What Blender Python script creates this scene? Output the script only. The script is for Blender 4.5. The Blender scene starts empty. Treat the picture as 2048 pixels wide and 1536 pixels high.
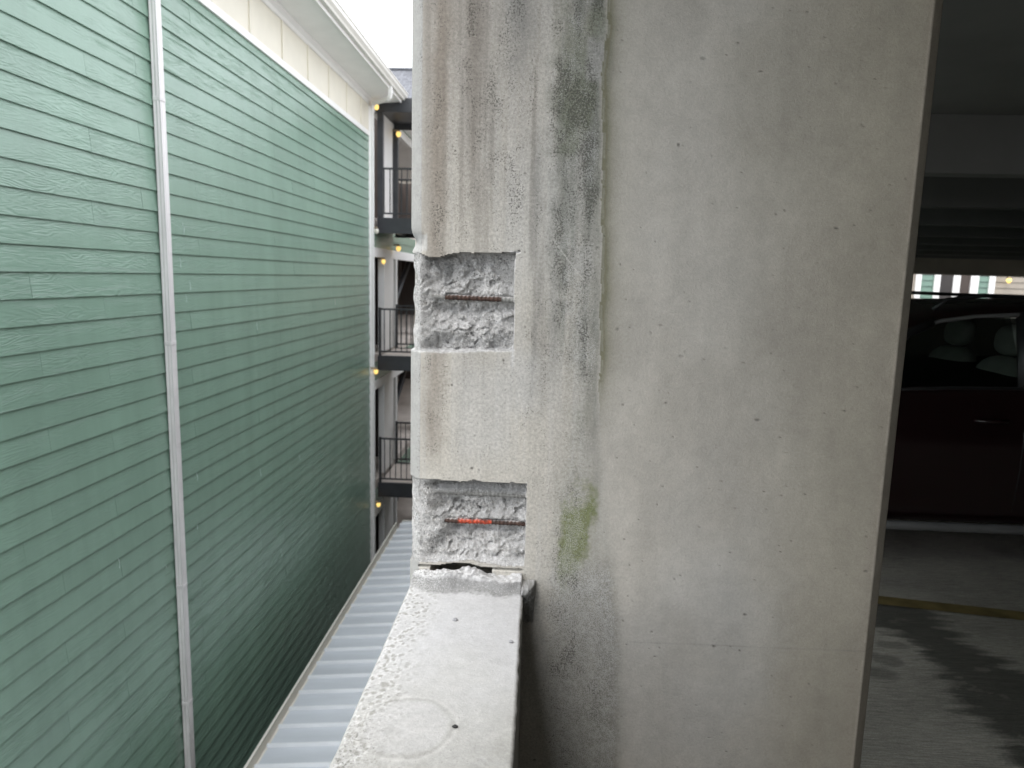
import bpy, math, random
import numpy as np
from mathutils import Matrix, Vector

# ------------------------------------------------------------------ camera, sky, sun, exposure
sc = bpy.context.scene
COL = sc.collection
random.seed(7)
CAM_R = [[0.998461804542171, -0.03227454781229183, 0.045081908055264776],
         [0.04938647983247948, 0.14815943949743843, -0.9877295966495896],
         [0.02519921586373982, 0.988436712213441, 0.14952546762520313]]
CAM_Z = 1.7
cd = bpy.data.cameras.new('camera')
cam = bpy.data.objects.new('camera', cd)
COL.objects.link(cam)
cam.matrix_world = Matrix.Translation((0, 0, CAM_Z)) @ Matrix(CAM_R).to_4x4()
cd.sensor_width = 36.0
cd.lens = 36.0 * 1420 / 2048
cd.clip_start = 0.02
cd.clip_end = 500
cd.dof.use_dof = True
cd.dof.focus_distance = 1.34
cd.dof.aperture_fstop = 6.6
sc.camera = cam

SUN_EL, SUN_AZ = math.radians(62), math.radians(207)
w = bpy.data.worlds.new('World')
sc.world = w
w.use_nodes = True
nt = w.node_tree
bg = nt.nodes['Background']
sky = nt.nodes.new('ShaderNodeTexSky')
sky.sky_type = 'NISHITA'
sky.sun_disc = False
sky.sun_elevation = SUN_EL
sky.sun_rotation = SUN_AZ
sky.air_density = 1.0
sky.dust_density = 4.0
mixw = nt.nodes.new('ShaderNodeMix')
mixw.data_type = 'RGBA'
mixw.inputs[0].default_value = 0.88                      # even overcast cloud cover over the clear sky
mixw.inputs[7].default_value = (8.6, 8.85, 9.3, 1)
nt.links.new(sky.outputs[0], mixw.inputs[6])
nt.links.new(mixw.outputs[2], bg.inputs[0])
bg.inputs[1].default_value = 0.12

sd = bpy.data.lights.new('sun', 'SUN')
sd.energy = 1.0
sd.angle = math.radians(35)
sd.color = (1.0, 0.97, 0.93)
sun = bpy.data.objects.new('sun', sd)
COL.objects.link(sun)
sdir = Vector((math.sin(SUN_AZ) * math.cos(SUN_EL), math.cos(SUN_AZ) * math.cos(SUN_EL), math.sin(SUN_EL)))
sun.rotation_euler = sdir.to_track_quat('Z', 'Y').to_euler()
sun.location = (0, 0, 20)

sc.view_settings.view_transform = 'Standard'
sc.view_settings.look = 'None'
sc.view_settings.exposure = 1.40
sc.view_settings.gamma = 1.0
sc.view_settings.use_curve_mapping = False
sc.render.engine = 'CYCLES'
sc.cycles.use_denoising = True
sc.cycles.max_bounces = 10
sc.cycles.diffuse_bounces = 6
sc.cycles.glossy_bounces = 4
sc.cycles.transparent_max_bounces = 12
sc.cycles.caustics_reflective = False
sc.cycles.caustics_refractive = False

# ------------------------------------------------------------------ helpers
RC = np.array(CAM_R)


def at(px, py, X=None, Y=None, Z=None):
    """point of the place seen at a photo pixel, on a plane of known X, Y or Z"""
    d = RC @ np.array([(px - 1024) / 1420., -(py - 768) / 1420., -1.])
    t = X / d[0] if X is not None else (Y / d[1] if Y is not None else (Z - CAM_Z) / d[2])
    return np.array([0, 0, CAM_Z]) + d * t


def mesh_obj(name, verts, faces, mat=None, parent=None, smooth=False, loc=(0, 0, 0)):
    me = bpy.data.meshes.new(name)
    me.from_pydata([tuple(v) for v in verts], [], faces)
    me.update()
    if smooth:
        me.polygons.foreach_set('use_smooth', [True] * len(me.polygons))
    return link(name, me, mat, parent, loc)


def link(name, me, mat=None, parent=None, loc=(0, 0, 0)):
    if mat and not me.materials:
        me.materials.append(mat)
    o = bpy.data.objects.new(name, me)
    COL.objects.link(o)
    o.location = loc
    adopt(o, parent)
    return o


def world_loc(o):
    v = Vector(o.location)
    while o.parent:
        v = v - Vector((0, 0, 0))
        o = o.parent
    return v


def adopt(o, parent):
    """parent without moving; every parent is unrotated, so its world origin is enough"""
    if parent is None:
        o['wo'] = tuple(o.location)
        return
    o.parent = parent
    o.matrix_parent_inverse = Matrix.Translation(-Vector(parent['wo']))
    o['wo'] = tuple(o.location)


def tag(o, label=None, cat=None, group=None, kind=None):
    for k, v in (('label', label), ('category', cat), ('group', group), ('kind', kind)):
        if v:
            o[k] = v
    return o


def thing(name, loc, label, cat, group=None):
    e = bpy.data.objects.new(name, None)
    e.empty_display_size = 0.1
    COL.objects.link(e)
    e.location = loc
    e['wo'] = tuple(loc)
    return tag(e, label, cat, group)


_boxes = {}


def box(name, a, b, mat, parent=None, bev=0.0):
    """box between corners a and b, edges chamfered by bev; alike boxes share their mesh"""
    a = np.array(a, float)
    b = np.array(b, float)
    lo, hi = np.minimum(a, b), np.maximum(a, b)
    c, h = (lo + hi) / 2, (hi - lo) / 2
    key = tuple(np.round(h, 4)) + (mat.name, round(bev, 4))
    if key in _boxes:
        return link(name, _boxes[key], mat, parent, tuple(c))
    bv = min(bev, h.min() * 0.9)
    if bv <= 0:
        v = [(sx * h[0], sy * h[1], sz * h[2]) for sx in (-1, 1) for sy in (-1, 1) for sz in (-1, 1)]
        f = [(0, 1, 3, 2), (4, 6, 7, 5), (0, 4, 5, 1), (2, 3, 7, 6), (0, 2, 6, 4), (1, 5, 7, 3)]
    else:
        v, idx = [], {}
        for sx in (-1, 1):
            for sy in (-1, 1):
                for sz in (-1, 1):
                    s = (sx, sy, sz)
                    for ax in range(3):
                        p = [s[i] * (h[i] - (0 if i == ax else bv)) for i in range(3)]
                        idx[s + (ax,)] = len(v)
                        v.append(tuple(p))
        f = []
        for ax in range(3):
            o1, o2 = [i for i in range(3) if i != ax]
            for s in (-1, 1):
                q = []
                for (p1, p2) in ((-1, -1), (1, -1), (1, 1), (-1, 1)):
                    k = [0, 0, 0]
                    k[ax], k[o1], k[o2] = s, p1, p2
                    q.append(idx[tuple(k) + (ax,)])
                f.append(tuple(q))
            for p1 in (-1, 1):
                for p2 in (-1, 1):
                    k1, k2 = [0, 0, 0], [0, 0, 0]
                    k1[ax], k2[ax] = -1, 1
                    k1[o1] = k2[o1] = p1
                    k1[o2] = k2[o2] = p2
                    f.append((idx[tuple(k1) + (o1,)], idx[tuple(k2) + (o1,)], idx[tuple(k2) + (o2,)], idx[tuple(k1) + (o2,)]))
        for sx in (-1, 1):
            for sy in (-1, 1):
                for sz in (-1, 1):
                    f.append(tuple(idx[(sx, sy, sz, ax)] for ax in range(3)))
    o = mesh_obj(name, v, f, mat, parent, loc=tuple(c))
    fix_normals(o.data)
    _boxes[key] = o.data
    return o


def fix_normals(me):
    import bmesh
    bm = bmesh.new()
    bm.from_mesh(me)
    bmesh.ops.recalc_face_normals(bm, faces=bm.faces)
    bm.to_mesh(me)
    bm.free()


def tube(name, pts, r, mat, parent=None, n=10, radii=None, smooth=True, cap=True):
    pts = [Vector(p) for p in pts]
    vs, fs = [], []
    up = Vector((0, 0, 1))
    for i, p in enumerate(pts):
        d = (pts[min(i + 1, len(pts) - 1)] - pts[max(i - 1, 0)]).normalized()
        ref = up if abs(d.dot(up)) < 0.95 else Vector((1, 0, 0))
        a = d.cross(ref).normalized()
        b = d.cross(a).normalized()
        rr = radii[i] if radii else r
        for k in range(n):
            t = 2 * math.pi * k / n
            vs.append(p + (a * math.cos(t) + b * math.sin(t)) * rr)
    m = len(pts)
    for i in range(m - 1):
        for k in range(n):
            k2 = (k + 1) % n
            fs.append((i * n + k, i * n + k2, (i + 1) * n + k2, (i + 1) * n + k))
    if cap:
        fs.append(tuple(range(n - 1, -1, -1)))
        fs.append(tuple((m - 1) * n + k for k in range(n)))
    o = mesh_obj(name, vs, fs, mat, parent, smooth)
    fix_normals(o.data)
    return o


def sweep(name, prof, y0, y1, mat, parent=None, closed=True, smooth=False):
    """profile in (x, z) extruded along Y"""
    n = len(prof)
    vs = [(p[0], y0, p[1]) for p in prof] + [(p[0], y1, p[1]) for p in prof]
    fs = [(i, (i + 1) % n, n + (i + 1) % n, n + i) for i in range(n if closed else n - 1)]
    if closed:
        fs += [tuple(range(n)), tuple(range(2 * n - 1, n - 1, -1))]
    o = mesh_obj(name, vs, fs, mat, parent, smooth)
    fix_normals(o.data)
    return o


def lattice(ix, iy, seed):
    h = (ix.astype(np.int64) * 374761393 + iy.astype(np.int64) * 668265263 + seed * 2147483647 + 1013904223) & 0xFFFFFFFF
    h = ((h ^ (h >> 13)) * 1274126177) & 0xFFFFFFFF
    h = (h ^ (h >> 16)) & 0xFFFFFFFF
    return h / 4294967295.0


def vn(x, y, seed=0):
    """value noise 0..1"""
    x = np.asarray(x, float) + 1000.0
    y = np.asarray(y, float) + 1000.0
    ix, iy = np.floor(x), np.floor(y)
    fx, fy = x - ix, y - iy
    fx, fy = fx * fx * (3 - 2 * fx), fy * fy * (3 - 2 * fy)
    a = lattice(ix, iy, seed) * (1 - fx) + lattice(ix + 1, iy, seed) * fx
    b = lattice(ix, iy + 1, seed) * (1 - fx) + lattice(ix + 1, iy + 1, seed) * fx
    return a * (1 - fy) + b * fy


def fbm(x, y, seed=0, octv=4, gain=0.5):
    s, a, t = 0, 1.0, 0
    for o in range(octv):
        s = s + a * vn(x * 2 ** o + 17.3 * o, y * 2 ** o - 9.1 * o, seed + o)
        t += a
        a *= gain
    return s / t


def worley(x, y, seed=0):
    """distance to the nearest jittered cell point (in cells), and that cell's random number"""
    x = np.asarray(x, float) + 1000.0
    y = np.asarray(y, float) + 1000.0
    ix, iy = np.floor(x), np.floor(y)
    best = np.full(x.shape, 9.0)
    rid_ = np.zeros(x.shape)
    for dx in (-1, 0, 1):
        for dy in (-1, 0, 1):
            cx, cy = ix + dx, iy + dy
            d = np.hypot(cx + lattice(cx, cy, seed) - x, cy + lattice(cx, cy, seed + 1) - y)
            m = d < best
            best = np.where(m, d, best)
            rid_ = np.where(m, lattice(cx, cy, seed + 2), rid_)
    return best, rid_


def ss(a, b, x):
    t = np.clip((x - a) / (b - a), 0, 1)
    return t * t * (3 - 2 * t)


def bump_band(x, a, b, s):
    """1 between a and b with soft flanks s"""
    return ss(a - s, a + s, x) * (1 - ss(b - s, b + s, x))


# ------------------------------------------------------------------ materials
def newmat(name):
    m = bpy.data.materials.new(name)
    m.use_nodes = True
    t = m.node_tree
    return m, t, t.nodes['Principled BSDF']


def nn(t, typ, **kw):
    n = t.nodes.new(typ)
    for k, v in kw.items():
        setattr(n, k, v)
    return n


def setin(t, sock, v):
    if isinstance(v, bpy.types.NodeSocket):
        t.links.new(v, sock)
    else:
        sock.default_value = v


def math_(t, op, a, b=0.0, clamp=False):
    n = nn(t, 'ShaderNodeMath', operation=op, use_clamp=clamp)
    setin(t, n.inputs[0], a)
    setin(t, n.inputs[1], b)
    return n.outputs[0]


def mixc(t, f, a, b, blend='MIX'):
    n = nn(t, 'ShaderNodeMix', data_type='RGBA', blend_type=blend)
    setin(t, n.inputs[0], f)
    setin(t, n.inputs[6], a)
    setin(t, n.inputs[7], b)
    return n.outputs[2]


def coords(t, scale=(1, 1, 1), jitter=False):
    tc = nn(t, 'ShaderNodeTexCoord')
    src = tc.outputs['Object']
    if jitter:
        oi = nn(t, 'ShaderNodeObjectInfo')
        va = nn(t, 'ShaderNodeVectorMath', operation='ADD')
        cx = nn(t, 'ShaderNodeCombineXYZ')
        r = math_(t, 'MULTIPLY', oi.outputs['Random'], 60.0)
        for i in range(3):
            t.links.new(r, cx.inputs[i])
        t.links.new(src, va.inputs[0])
        t.links.new(cx.outputs[0], va.inputs[1])
        src = va.outputs[0]
    mp = nn(t, 'ShaderNodeMapping')
    mp.inputs['Scale'].default_value = scale
    t.links.new(src, mp.inputs['Vector'])
    return mp.outputs[0]


def noise(t, vec, scale, detail=4, rough=0.55, dist=0.0):
    n = nn(t, 'ShaderNodeTexNoise')
    t.links.new(vec, n.inputs['Vector'])
    n.inputs['Scale'].default_value = scale
    n.inputs['Detail'].default_value = detail
    n.inputs['Roughness'].default_value = rough
    n.inputs['Distortion'].default_value = dist
    return n.outputs[0]


def ramp(t, f, stops):
    n = nn(t, 'ShaderNodeValToRGB')
    el = n.color_ramp.elements
    while len(el) < len(stops):
        el.new(0.5)
    for e, (p, c) in zip(el, stops):
        e.position = p
        e.color = (c, c, c, 1) if isinstance(c, (int, float)) else tuple(c) + (1,)
    t.links.new(f, n.inputs[0])
    return n.outputs[0]


def add_bump(t, b, height, strength=0.3, dist=0.002):
    n = nn(t, 'ShaderNodeBump')
    n.inputs['Strength'].default_value = strength
    n.inputs['Distance'].default_value = dist
    t.links.new(height, n.inputs['Height'])
    t.links.new(n.outputs[0], b.inputs['Normal'])


def plain(name, c, rough=0.5, var=0.12, scale=6.0, metal=0.0, bump=0.0, stretch=(1, 1, 1), spec=0.5, bdist=0.002, jit=True):
    m, t, b = newmat(name)
    v = coords(t, stretch, jit)
    n = noise(t, v, scale, 5)
    lo = tuple(x * (1 - var) for x in c)
    hi = tuple(min(1, x * (1 + var)) for x in c)
    t.links.new(ramp(t, n, [(0.3, lo), (0.7, hi)]), b.inputs['Base Color'])
    b.inputs['Roughness'].default_value = rough
    b.inputs['Metallic'].default_value = metal
    b.inputs['Specular IOR Level'].default_value = spec
    if bump:
        add_bump(t, b, noise(t, v, scale * 12, 3), bump, bdist)
    return m


def emis(name, c, s):
    m, t, b = newmat(name)
    v = coords(t)
    col = mixc(t, noise(t, v, 8), tuple(c) + (1,), tuple(x * 0.9 for x in c) + (1,))
    t.links.new(col, b.inputs['Base Color'])
    t.links.new(col, b.inputs['Emission Color'])
    b.inputs['Emission Strength'].default_value = s
    return m


def painted_concrete(name, rough_attr=False, grit=1.0):
    """concrete whose stains and dust are held in 'stain'; 'grit' R, G: density of dark pits and of pale crystals"""
    m, t, b = newmat(name)
    a = nn(t, 'ShaderNodeAttribute', attribute_name='stain')
    g = nn(t, 'ShaderNodeAttribute', attribute_name='grit')
    sp = nn(t, 'ShaderNodeSeparateColor')
    t.links.new(g.outputs['Color'], sp.inputs[0])
    v = coords(t)
    n1 = noise(t, v, 330, 3, 0.7)
    n2 = noise(t, v, 46, 4, 0.6)
    n3 = noise(t, v, 300, 3, 0.6)
    n4 = noise(t, v, 520, 2, 0.55)
    k2 = ramp(t, n2, [(0.3, 0.94), (0.7, 1.06)])
    n5 = noise(t, v, 190, 5, 0.72)
    amp = math_(t, 'ADD', 0.35, math_(t, 'MULTIPLY', sp.outputs[2], 1.5))
    k = math_(t, 'MAXIMUM', math_(t, 'ADD', 1.0, math_(t, 'MULTIPLY', math_(t, 'SUBTRACT', n5, 0.5), amp)), 0.15)
    c = mixc(t, 1.0, a.outputs['Color'], k, 'MULTIPLY')
    c = mixc(t, 1.0, c, k2, 'MULTIPLY')

    def dots(n, dens):
        thr = math_(t, 'SUBTRACT', 0.78, math_(t, 'MULTIPLY', dens, 0.31))
        return math_(t, 'MULTIPLY', math_(t, 'SUBTRACT', n, thr), 10.0, True)
    dk = dots(n3, sp.outputs[0])
    pl = dots(n4, sp.outputs[1])
    c = mixc(t, math_(t, 'MULTIPLY', pl, 0.65 if grit > 1 else 0.40), c, (0.62, 0.62, 0.605, 1))
    c = mixc(t, math_(t, 'MULTIPLY', dk, 0.70), c, (0.075, 0.072, 0.062, 1))
    t.links.new(c, b.inputs['Base Color'])
    if rough_attr:
        t.links.new(a.outputs['Alpha'], b.inputs['Roughness'])
    else:
        b.inputs['Roughness'].default_value = 0.88
    b.inputs['Specular IOR Level'].default_value = 0.3
    h = math_(t, 'ADD', math_(t, 'ADD', n1, math_(t, 'MULTIPLY', n5, 1.2 * grit)), math_(t, 'MULTIPLY', n2, 0.8))
    h = math_(t, 'SUBTRACT', math_(t, 'ADD', h, math_(t, 'MULTIPLY', pl, 0.7)), math_(t, 'MULTIPLY', dk, 1.2))
    add_bump(t, b, h, min(1.0, 0.45 * grit), 0.0016 * grit)
    return m


def siding_mat(name, c, bands=1.0):
    """fibre-cement plank with pressed cedar grain, running along local Y"""
    m, t, b = newmat(name)
    v = coords(t, (1, 1, 1), True)
    mp = nn(t, 'ShaderNodeMapping')
    mp.inputs['Scale'].default_value = (1.0, 1.5, 13.0)
    t.links.new(v, mp.inputs[0])
    ring = noise(t, mp.outputs[0], 1.0, 2.5, 0.45, 0.25)
    s = math_(t, 'SINE', math_(t, 'MULTIPLY', ring, 92.0 * bands))
    mp2 = nn(t, 'ShaderNodeMapping')
    mp2.inputs['Scale'].default_value = (1.0, 6, 260.0)
    t.links.new(v, mp2.inputs[0])
    fine = noise(t, mp2.outputs[0], 1.0, 2, 0.5)
    patch = ramp(t, noise(t, mp.outputs[0], 0.55, 1), [(0.36, 0.2), (0.55, 1.0)])
    h = math_(t, 'ADD', math_(t, 'MULTIPLY', math_(t, 'MULTIPLY', s, patch), 0.5), math_(t, 'MULTIPLY', fine, 0.6))
    gp_ = nn(t, 'ShaderNodeNewGeometry')
    wv = nn(t, 'ShaderNodeMapping')
    wv.inputs['Scale'].default_value = (1, 2.2, 0.35)
    t.links.new(gp_.outputs['Position'], wv.inputs[0])
    dirt = noise(t, wv.outputs[0], 1.3, 6, 0.65)
    oi = nn(t, 'ShaderNodeObjectInfo')
    k = math_(t, 'ADD', math_(t, 'MULTIPLY', oi.outputs['Random'], 0.07), 0.93)
    col = ramp(t, dirt, [(0.3, tuple(x * 0.92 for x in c)), (0.7, tuple(x * 1.08 for x in c))])
    col = mixc(t, 1.0, col, k, 'MULTIPLY')
    t.links.new(col, b.inputs['Base Color'])
    b.inputs['Roughness'].default_value = 0.27
    b.inputs['Specular IOR Level'].default_value = 0.62
    add_bump(t, b, h, 0.55, 0.0026)
    return m


M = {}
M['siding'] = siding_mat('green_siding_paint', (0.205, 0.318, 0.246))
M['siding_far'] = siding_mat('muted_green_siding_paint', (0.13, 0.22, 0.17))
M['backing'] = plain('green_wall_backing', (0.10, 0.16, 0.13), 0.8)
M['white_trim'] = plain('white_trim_paint', (0.80, 0.79, 0.77), 0.5, 0.03, 3)
M['soffit'] = plain('white_soffit_paint', (0.86, 0.86, 0.85), 0.6, 0.04, 3)
M['cream'] = plain('cream_panel_paint', (0.72, 0.68, 0.58), 0.55, 0.04, 3)
M['caulk'] = plain('pale_caulk', (0.50, 0.62, 0.56), 0.6, 0.1, 20)
M['gutter'] = plain('cream_gutter_metal', (0.66, 0.64, 0.59), 0.35, 0.05, 3)
M['pipe'] = plain('weathered_white_aluminium', (0.70, 0.675, 0.665), 0.38, 0.10, 2.5, 0.0, 0.03, (6, 6, 0.7))
M['shingle'] = plain('grey_roof_shingle', (0.16, 0.165, 0.18), 0.9, 0.35, 9, 0, 0.5, (1, 1, 1), 0.3, 0.01)
M['zinc'] = plain('galvanised_roof_sheet', (0.57, 0.60, 0.65), 0.40, 0.10, 2.2, 0.15, 0.02, (0.4, 1.5, 1))
M['zinc_rib'] = plain('highlit_seam_metal', (0.74, 0.76, 0.79), 0.35, 0.05, 3, 0.1)  # same roof metal made lighter: seam highlights put into the colour
M['steel'] = plain('charcoal_painted_steel', (0.030, 0.032, 0.036), 0.45, 0.25, 4)
M['grille'] = plain('black_railing_paint', (0.022, 0.024, 0.026), 0.5, 0.2, 5)
M['deck'] = plain('pale_walkway_deck', (0.56, 0.50, 0.45), 0.8, 0.12, 3, 0, 0.2)
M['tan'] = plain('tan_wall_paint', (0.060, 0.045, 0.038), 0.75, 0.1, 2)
M['door_dark'] = plain('doorway_shade_colour', (0.035, 0.03, 0.028), 0.6, 0.2, 2)  # flat dark colour standing in for the shade inside door openings
M['stone_far'] = plain('cream_lap_siding', (0.30, 0.265, 0.22), 0.7, 0.06, 2)
M['globe'] = emis('lit_lamp_globe', (1.0, 0.68, 0.20), 0.42)
M['globe_off'] = plain('frosted_lamp_globe', (0.78, 0.75, 0.66), 0.25, 0.06, 8)
M['brass'] = plain('lamp_bracket_metal', (0.30, 0.24, 0.17), 0.4, 0.2, 10, 0.8)
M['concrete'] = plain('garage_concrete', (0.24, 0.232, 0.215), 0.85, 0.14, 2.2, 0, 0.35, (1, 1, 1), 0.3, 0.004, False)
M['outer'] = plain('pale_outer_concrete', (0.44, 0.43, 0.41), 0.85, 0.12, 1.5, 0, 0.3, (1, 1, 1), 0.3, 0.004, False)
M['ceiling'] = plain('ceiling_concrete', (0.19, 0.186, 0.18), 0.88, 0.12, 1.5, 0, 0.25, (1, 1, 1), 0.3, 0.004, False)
M['beam_tan'] = plain('edge_beam_concrete', (0.42, 0.38, 0.32), 0.85, 0.1, 2, 0, 0.2)
M['column'] = painted_concrete('weathered_column_concrete')
M['broken'] = painted_concrete('broken_concrete', grit=2.2)
M['parapet'] = painted_concrete('dusty_parapet_concrete')


def floor_mat():
    m, t, b = newmat('broomed_floor_concrete')
    a = nn(t, 'ShaderNodeAttribute', attribute_name='stain')
    n1 = noise(t, coords(t, (9, 190, 1)), 1.0, 3, 0.6)
    n2 = noise(t, coords(t), 130, 4, 0.7)
    n3 = noise(t, coords(t, (26, 330, 1)), 1.0, 2, 0.6)
    k = ramp(t, math_(t, 'ADD', math_(t, 'MULTIPLY', n1, 0.6), math_(t, 'MULTIPLY', n3, 0.4)), [(0.32, 0.50), (0.68, 1.45)])
    k2 = ramp(t, n2, [(0.3, 0.78), (0.7, 1.24)])
    c = mixc(t, 1.0, mixc(t, 1.0, a.outputs['Color'], k, 'MULTIPLY'), k2, 'MULTIPLY')
    t.links.new(c, b.inputs['Base Color'])
    t.links.new(a.outputs['Alpha'], b.inputs['Roughness'])
    b.inputs['Specular IOR Level'].default_value = 0.4
    add_bump(t, b, math_(t, 'ADD', n1, n3), 0.7, 0.003)
    return m


M['floor'] = floor_mat()
M['ground'] = plain('alley_ground', (0.20, 0.20, 0.19), 0.9, 0.3, 1.2, 0, 0.4)
M['yellow'] = plain('worn_yellow_line_paint', (0.18, 0.137, 0.055), 0.8, 0.3, 9, 0, 0.3, (1, 1, 1), 0.3)
M['chip'] = plain('concrete_chip', (0.33, 0.33, 0.34), 0.9, 0.2, 90, 0, 0.4)
M['chip_dark'] = plain('dark_grit', (0.03, 0.03, 0.03), 0.9, 0.2, 90)


def rust_mat(name, c1, c2, dust=0.35):
    m, t, b = newmat(name)
    v = coords(t)
    n = noise(t, v, 180, 4, 0.65)
    g = nn(t, 'ShaderNodeNewGeometry')
    sx = nn(t, 'ShaderNodeSeparateXYZ')
    t.links.new(g.outputs['Normal'], sx.inputs[0])
    col = ramp(t, n, [(0.35, c1), (0.65, c2)])
    # cement dust lying on the upward side of the bar
    d = math_(t, 'MULTIPLY', ramp(t, sx.outputs['Z'], [(0.55, 0.0), (0.9, 1.0)]), ramp(t, noise(t, v, 90, 3), [(0.35, 0.2), (0.55, 1.0)]))
    col = mixc(t, math_(t, 'MULTIPLY', d, dust), col, (0.62, 0.61, 0.60, 1))
    t.links.new(col, b.inputs['Base Color'])
    b.inputs['Roughness'].default_value = 0.8
    add_bump(t, b, n, 0.6, 0.001)
    return m


M['rust'] = rust_mat('rusty_bar', (0.030, 0.019, 0.015), (0.095, 0.052, 0.038), 0.6)
M['orange'] = rust_mat('orange_marked_bar', (0.10, 0.035, 0.022), (0.66, 0.085, 0.035), 0.35)
M['coated'] = rust_mat('cement_coated_bar', (0.15, 0.15, 0.14), (0.30, 0.30, 0.285), 0.6)

# ------------------------------------------------------------------ the setting: ground, garage floor, ceiling
tag(mesh_obj('ground', [(-150, -150, -6), (150, -150, -6), (150, 150, -6), (-150, 150, -6)], [(0, 1, 2, 3)], M['ground']), kind='structure')


def grid_mesh(name, P, attr, mat, parent=None, smooth=True, keep=None, flip=False, grit=None):
    """P: (n,m,3) points, attr: (n,m,4) stain colour; keep: (n-1,m-1) bool for the faces used"""
    n, m = P.shape[:2]
    I = np.arange(n * m).reshape(n, m)
    F = np.stack([I[:-1, :-1], I[1:, :-1], I[1:, 1:], I[:-1, 1:]], -1)
    F = (F if keep is None else F[keep]).reshape(-1, 4)
    if flip:
        F = F[:, ::-1]
    used = np.unique(F)
    remap = np.full(n * m, -1)
    remap[used] = np.arange(len(used))
    V = P.reshape(-1, 3)[used]
    F = remap[F]
    me = bpy.data.meshes.new(name)
    me.vertices.add(len(V))
    me.vertices.foreach_set('co', V.astype(np.float32).ravel())
    me.loops.add(F.size)
    me.loops.foreach_set('vertex_index', F.astype(np.int32).ravel())
    me.polygons.add(len(F))
    me.polygons.foreach_set('loop_start', np.arange(0, F.size, 4, dtype=np.int32))
    me.polygons.foreach_set('loop_total', np.full(len(F), 4, dtype=np.int32))
    me.polygons.foreach_set('use_smooth', np.full(len(F), smooth, dtype=bool))
    me.update(calc_edges=True)
    me.validate()
    ca = me.color_attributes.new('stain', 'FLOAT_COLOR', 'POINT')
    ca.data.foreach_set('color', attr.reshape(-1, 4)[used].astype(np.float32).ravel())
    ga = me.color_attributes.new('grit', 'FLOAT_COLOR', 'POINT')
    if grit is None:
        grit = np.zeros(P.shape[:2] + (4,))
    ga.data.foreach_set('color', grit.reshape(-1, 4)[used].astype(np.float32).ravel())
    return link(name, me, mat, parent)


def rgb(*c):
    return np.array(c, float)


def lay(C, mask, col):
    """cover colour field C with col where mask is 1"""
    C[...] = C * (1 - mask[..., None]) + np.asarray(col) * mask[..., None]


GX1, GY0, GY1 = 19.0, -9.0, 17.0


def inside(poly, x, y):
    r = np.zeros(x.shape, bool)
    n = len(poly)
    for i in range(n):
        (x1, y1), (x2, y2) = poly[i], poly[(i + 1) % n]
        c = ((y1 > y) != (y2 > y)) & (x < (x2 - x1) * (y - y1) / (y2 - y1 + 1e-12) + x1)
        r ^= c
    return r


def build_floor():
    xs = np.concatenate([[-0.02, 0.3, 0.6, 0.85], np.arange(0.95, 3.4, 0.009), [3.5, 4, 5, 7, 10, 14, GX1]])
    ys = np.concatenate([[GY0, -5, -2, 0, 1.0, 1.6, 1.95], np.arange(2.05, 4.6, 0.008), [4.8, 5.5, 7, 9, 12, 15, GY1]])
    X, Y = np.meshgrid(xs, ys, indexing='ij')
    P = np.stack([X, Y, np.zeros_like(X)], -1)
    broom = vn(X * 3.0, Y * 75, 3) * 0.6 + vn(X * 7.0, Y * 120, 4) * 0.4
    P[..., 2] += (broom - 0.5) * 0.0030 + (fbm(X * 1.2, Y * 1.2, 9) - 0.5) * 0.004
    mott = fbm(X * 2.5, Y * 4, 11, 5)
    C = rgb(.37, .345, .305) * (0.74 + 0.5 * mott)[..., None] 
    # wet trail
    up = [(1735, 1204), (1800, 1206), (1865, 1214), (1868, 1232), (1890, 1252), (1925, 1282), (1968, 1300), (2010, 1325), (2048, 1346), (2150, 1400)]
    dn = [(2300, 1700), (2048, 1545), (2000, 1482), (1960, 1440), (1912, 1396), (1878, 1345), (1845, 1300), (1800, 1272), (1735, 1244)]
    poly = [tuple(at(px, py, Z=0)[:2]) for px, py in up + dn]
    jx = (vn(X * 2.5, Y * 75, 21) - 0.5) * 0.13 + (vn(X * 6, Y * 20, 22) - 0.5) * 0.08
    wet = sum(inside(poly, X + jx * (.5 + .25 * q) + dx_, Y + (fbm(X * 9, Y * 9, 23) - 0.5) * 0.05 + dy_).astype(float) for q, (dx_, dy_) in enumerate(((0, 0), (.03, .006), (-.03, -.006), (.012, -.018), (-.012, .018)))) / 5
    wet *= 1 - 0.35 * (fbm(X * 9, Y * 22, 24) > 0.76)
    for (px, py, rx, ry) in ((1785, 1290, .085, .045), (1755, 1345, .10, .07), (1770, 1320, .08, .05), (1745, 1310, .05, .05)):
        c = at(px, py, Z=0)
        d = np.hypot((X - c[0]) / rx, (Y - c[1]) / ry) + (fbm(X * 14, Y * 14, 25) - 0.5) * 0.9
        wet = np.maximum(wet, 0.55 * (1 - ss(0.6, 1.05, d)))
    lay(C, wet * 0.78, rgb(.055, .055, .049))
    oil = ss(0.55, 0.8, fbm(X * 1.6, Y * 2.2, 31, 4)) * ss(3.6, 4.2, Y)
    lay(C, oil * 0.5, rgb(.09, .09, .085))
    A = np.concatenate([C, (0.85 - 0.36 * wet)[..., None]], -1)
    o = grid_mesh('garage_floor', P, A, M['floor'], smooth=False)
    tag(o, kind='structure')
    return o


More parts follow.
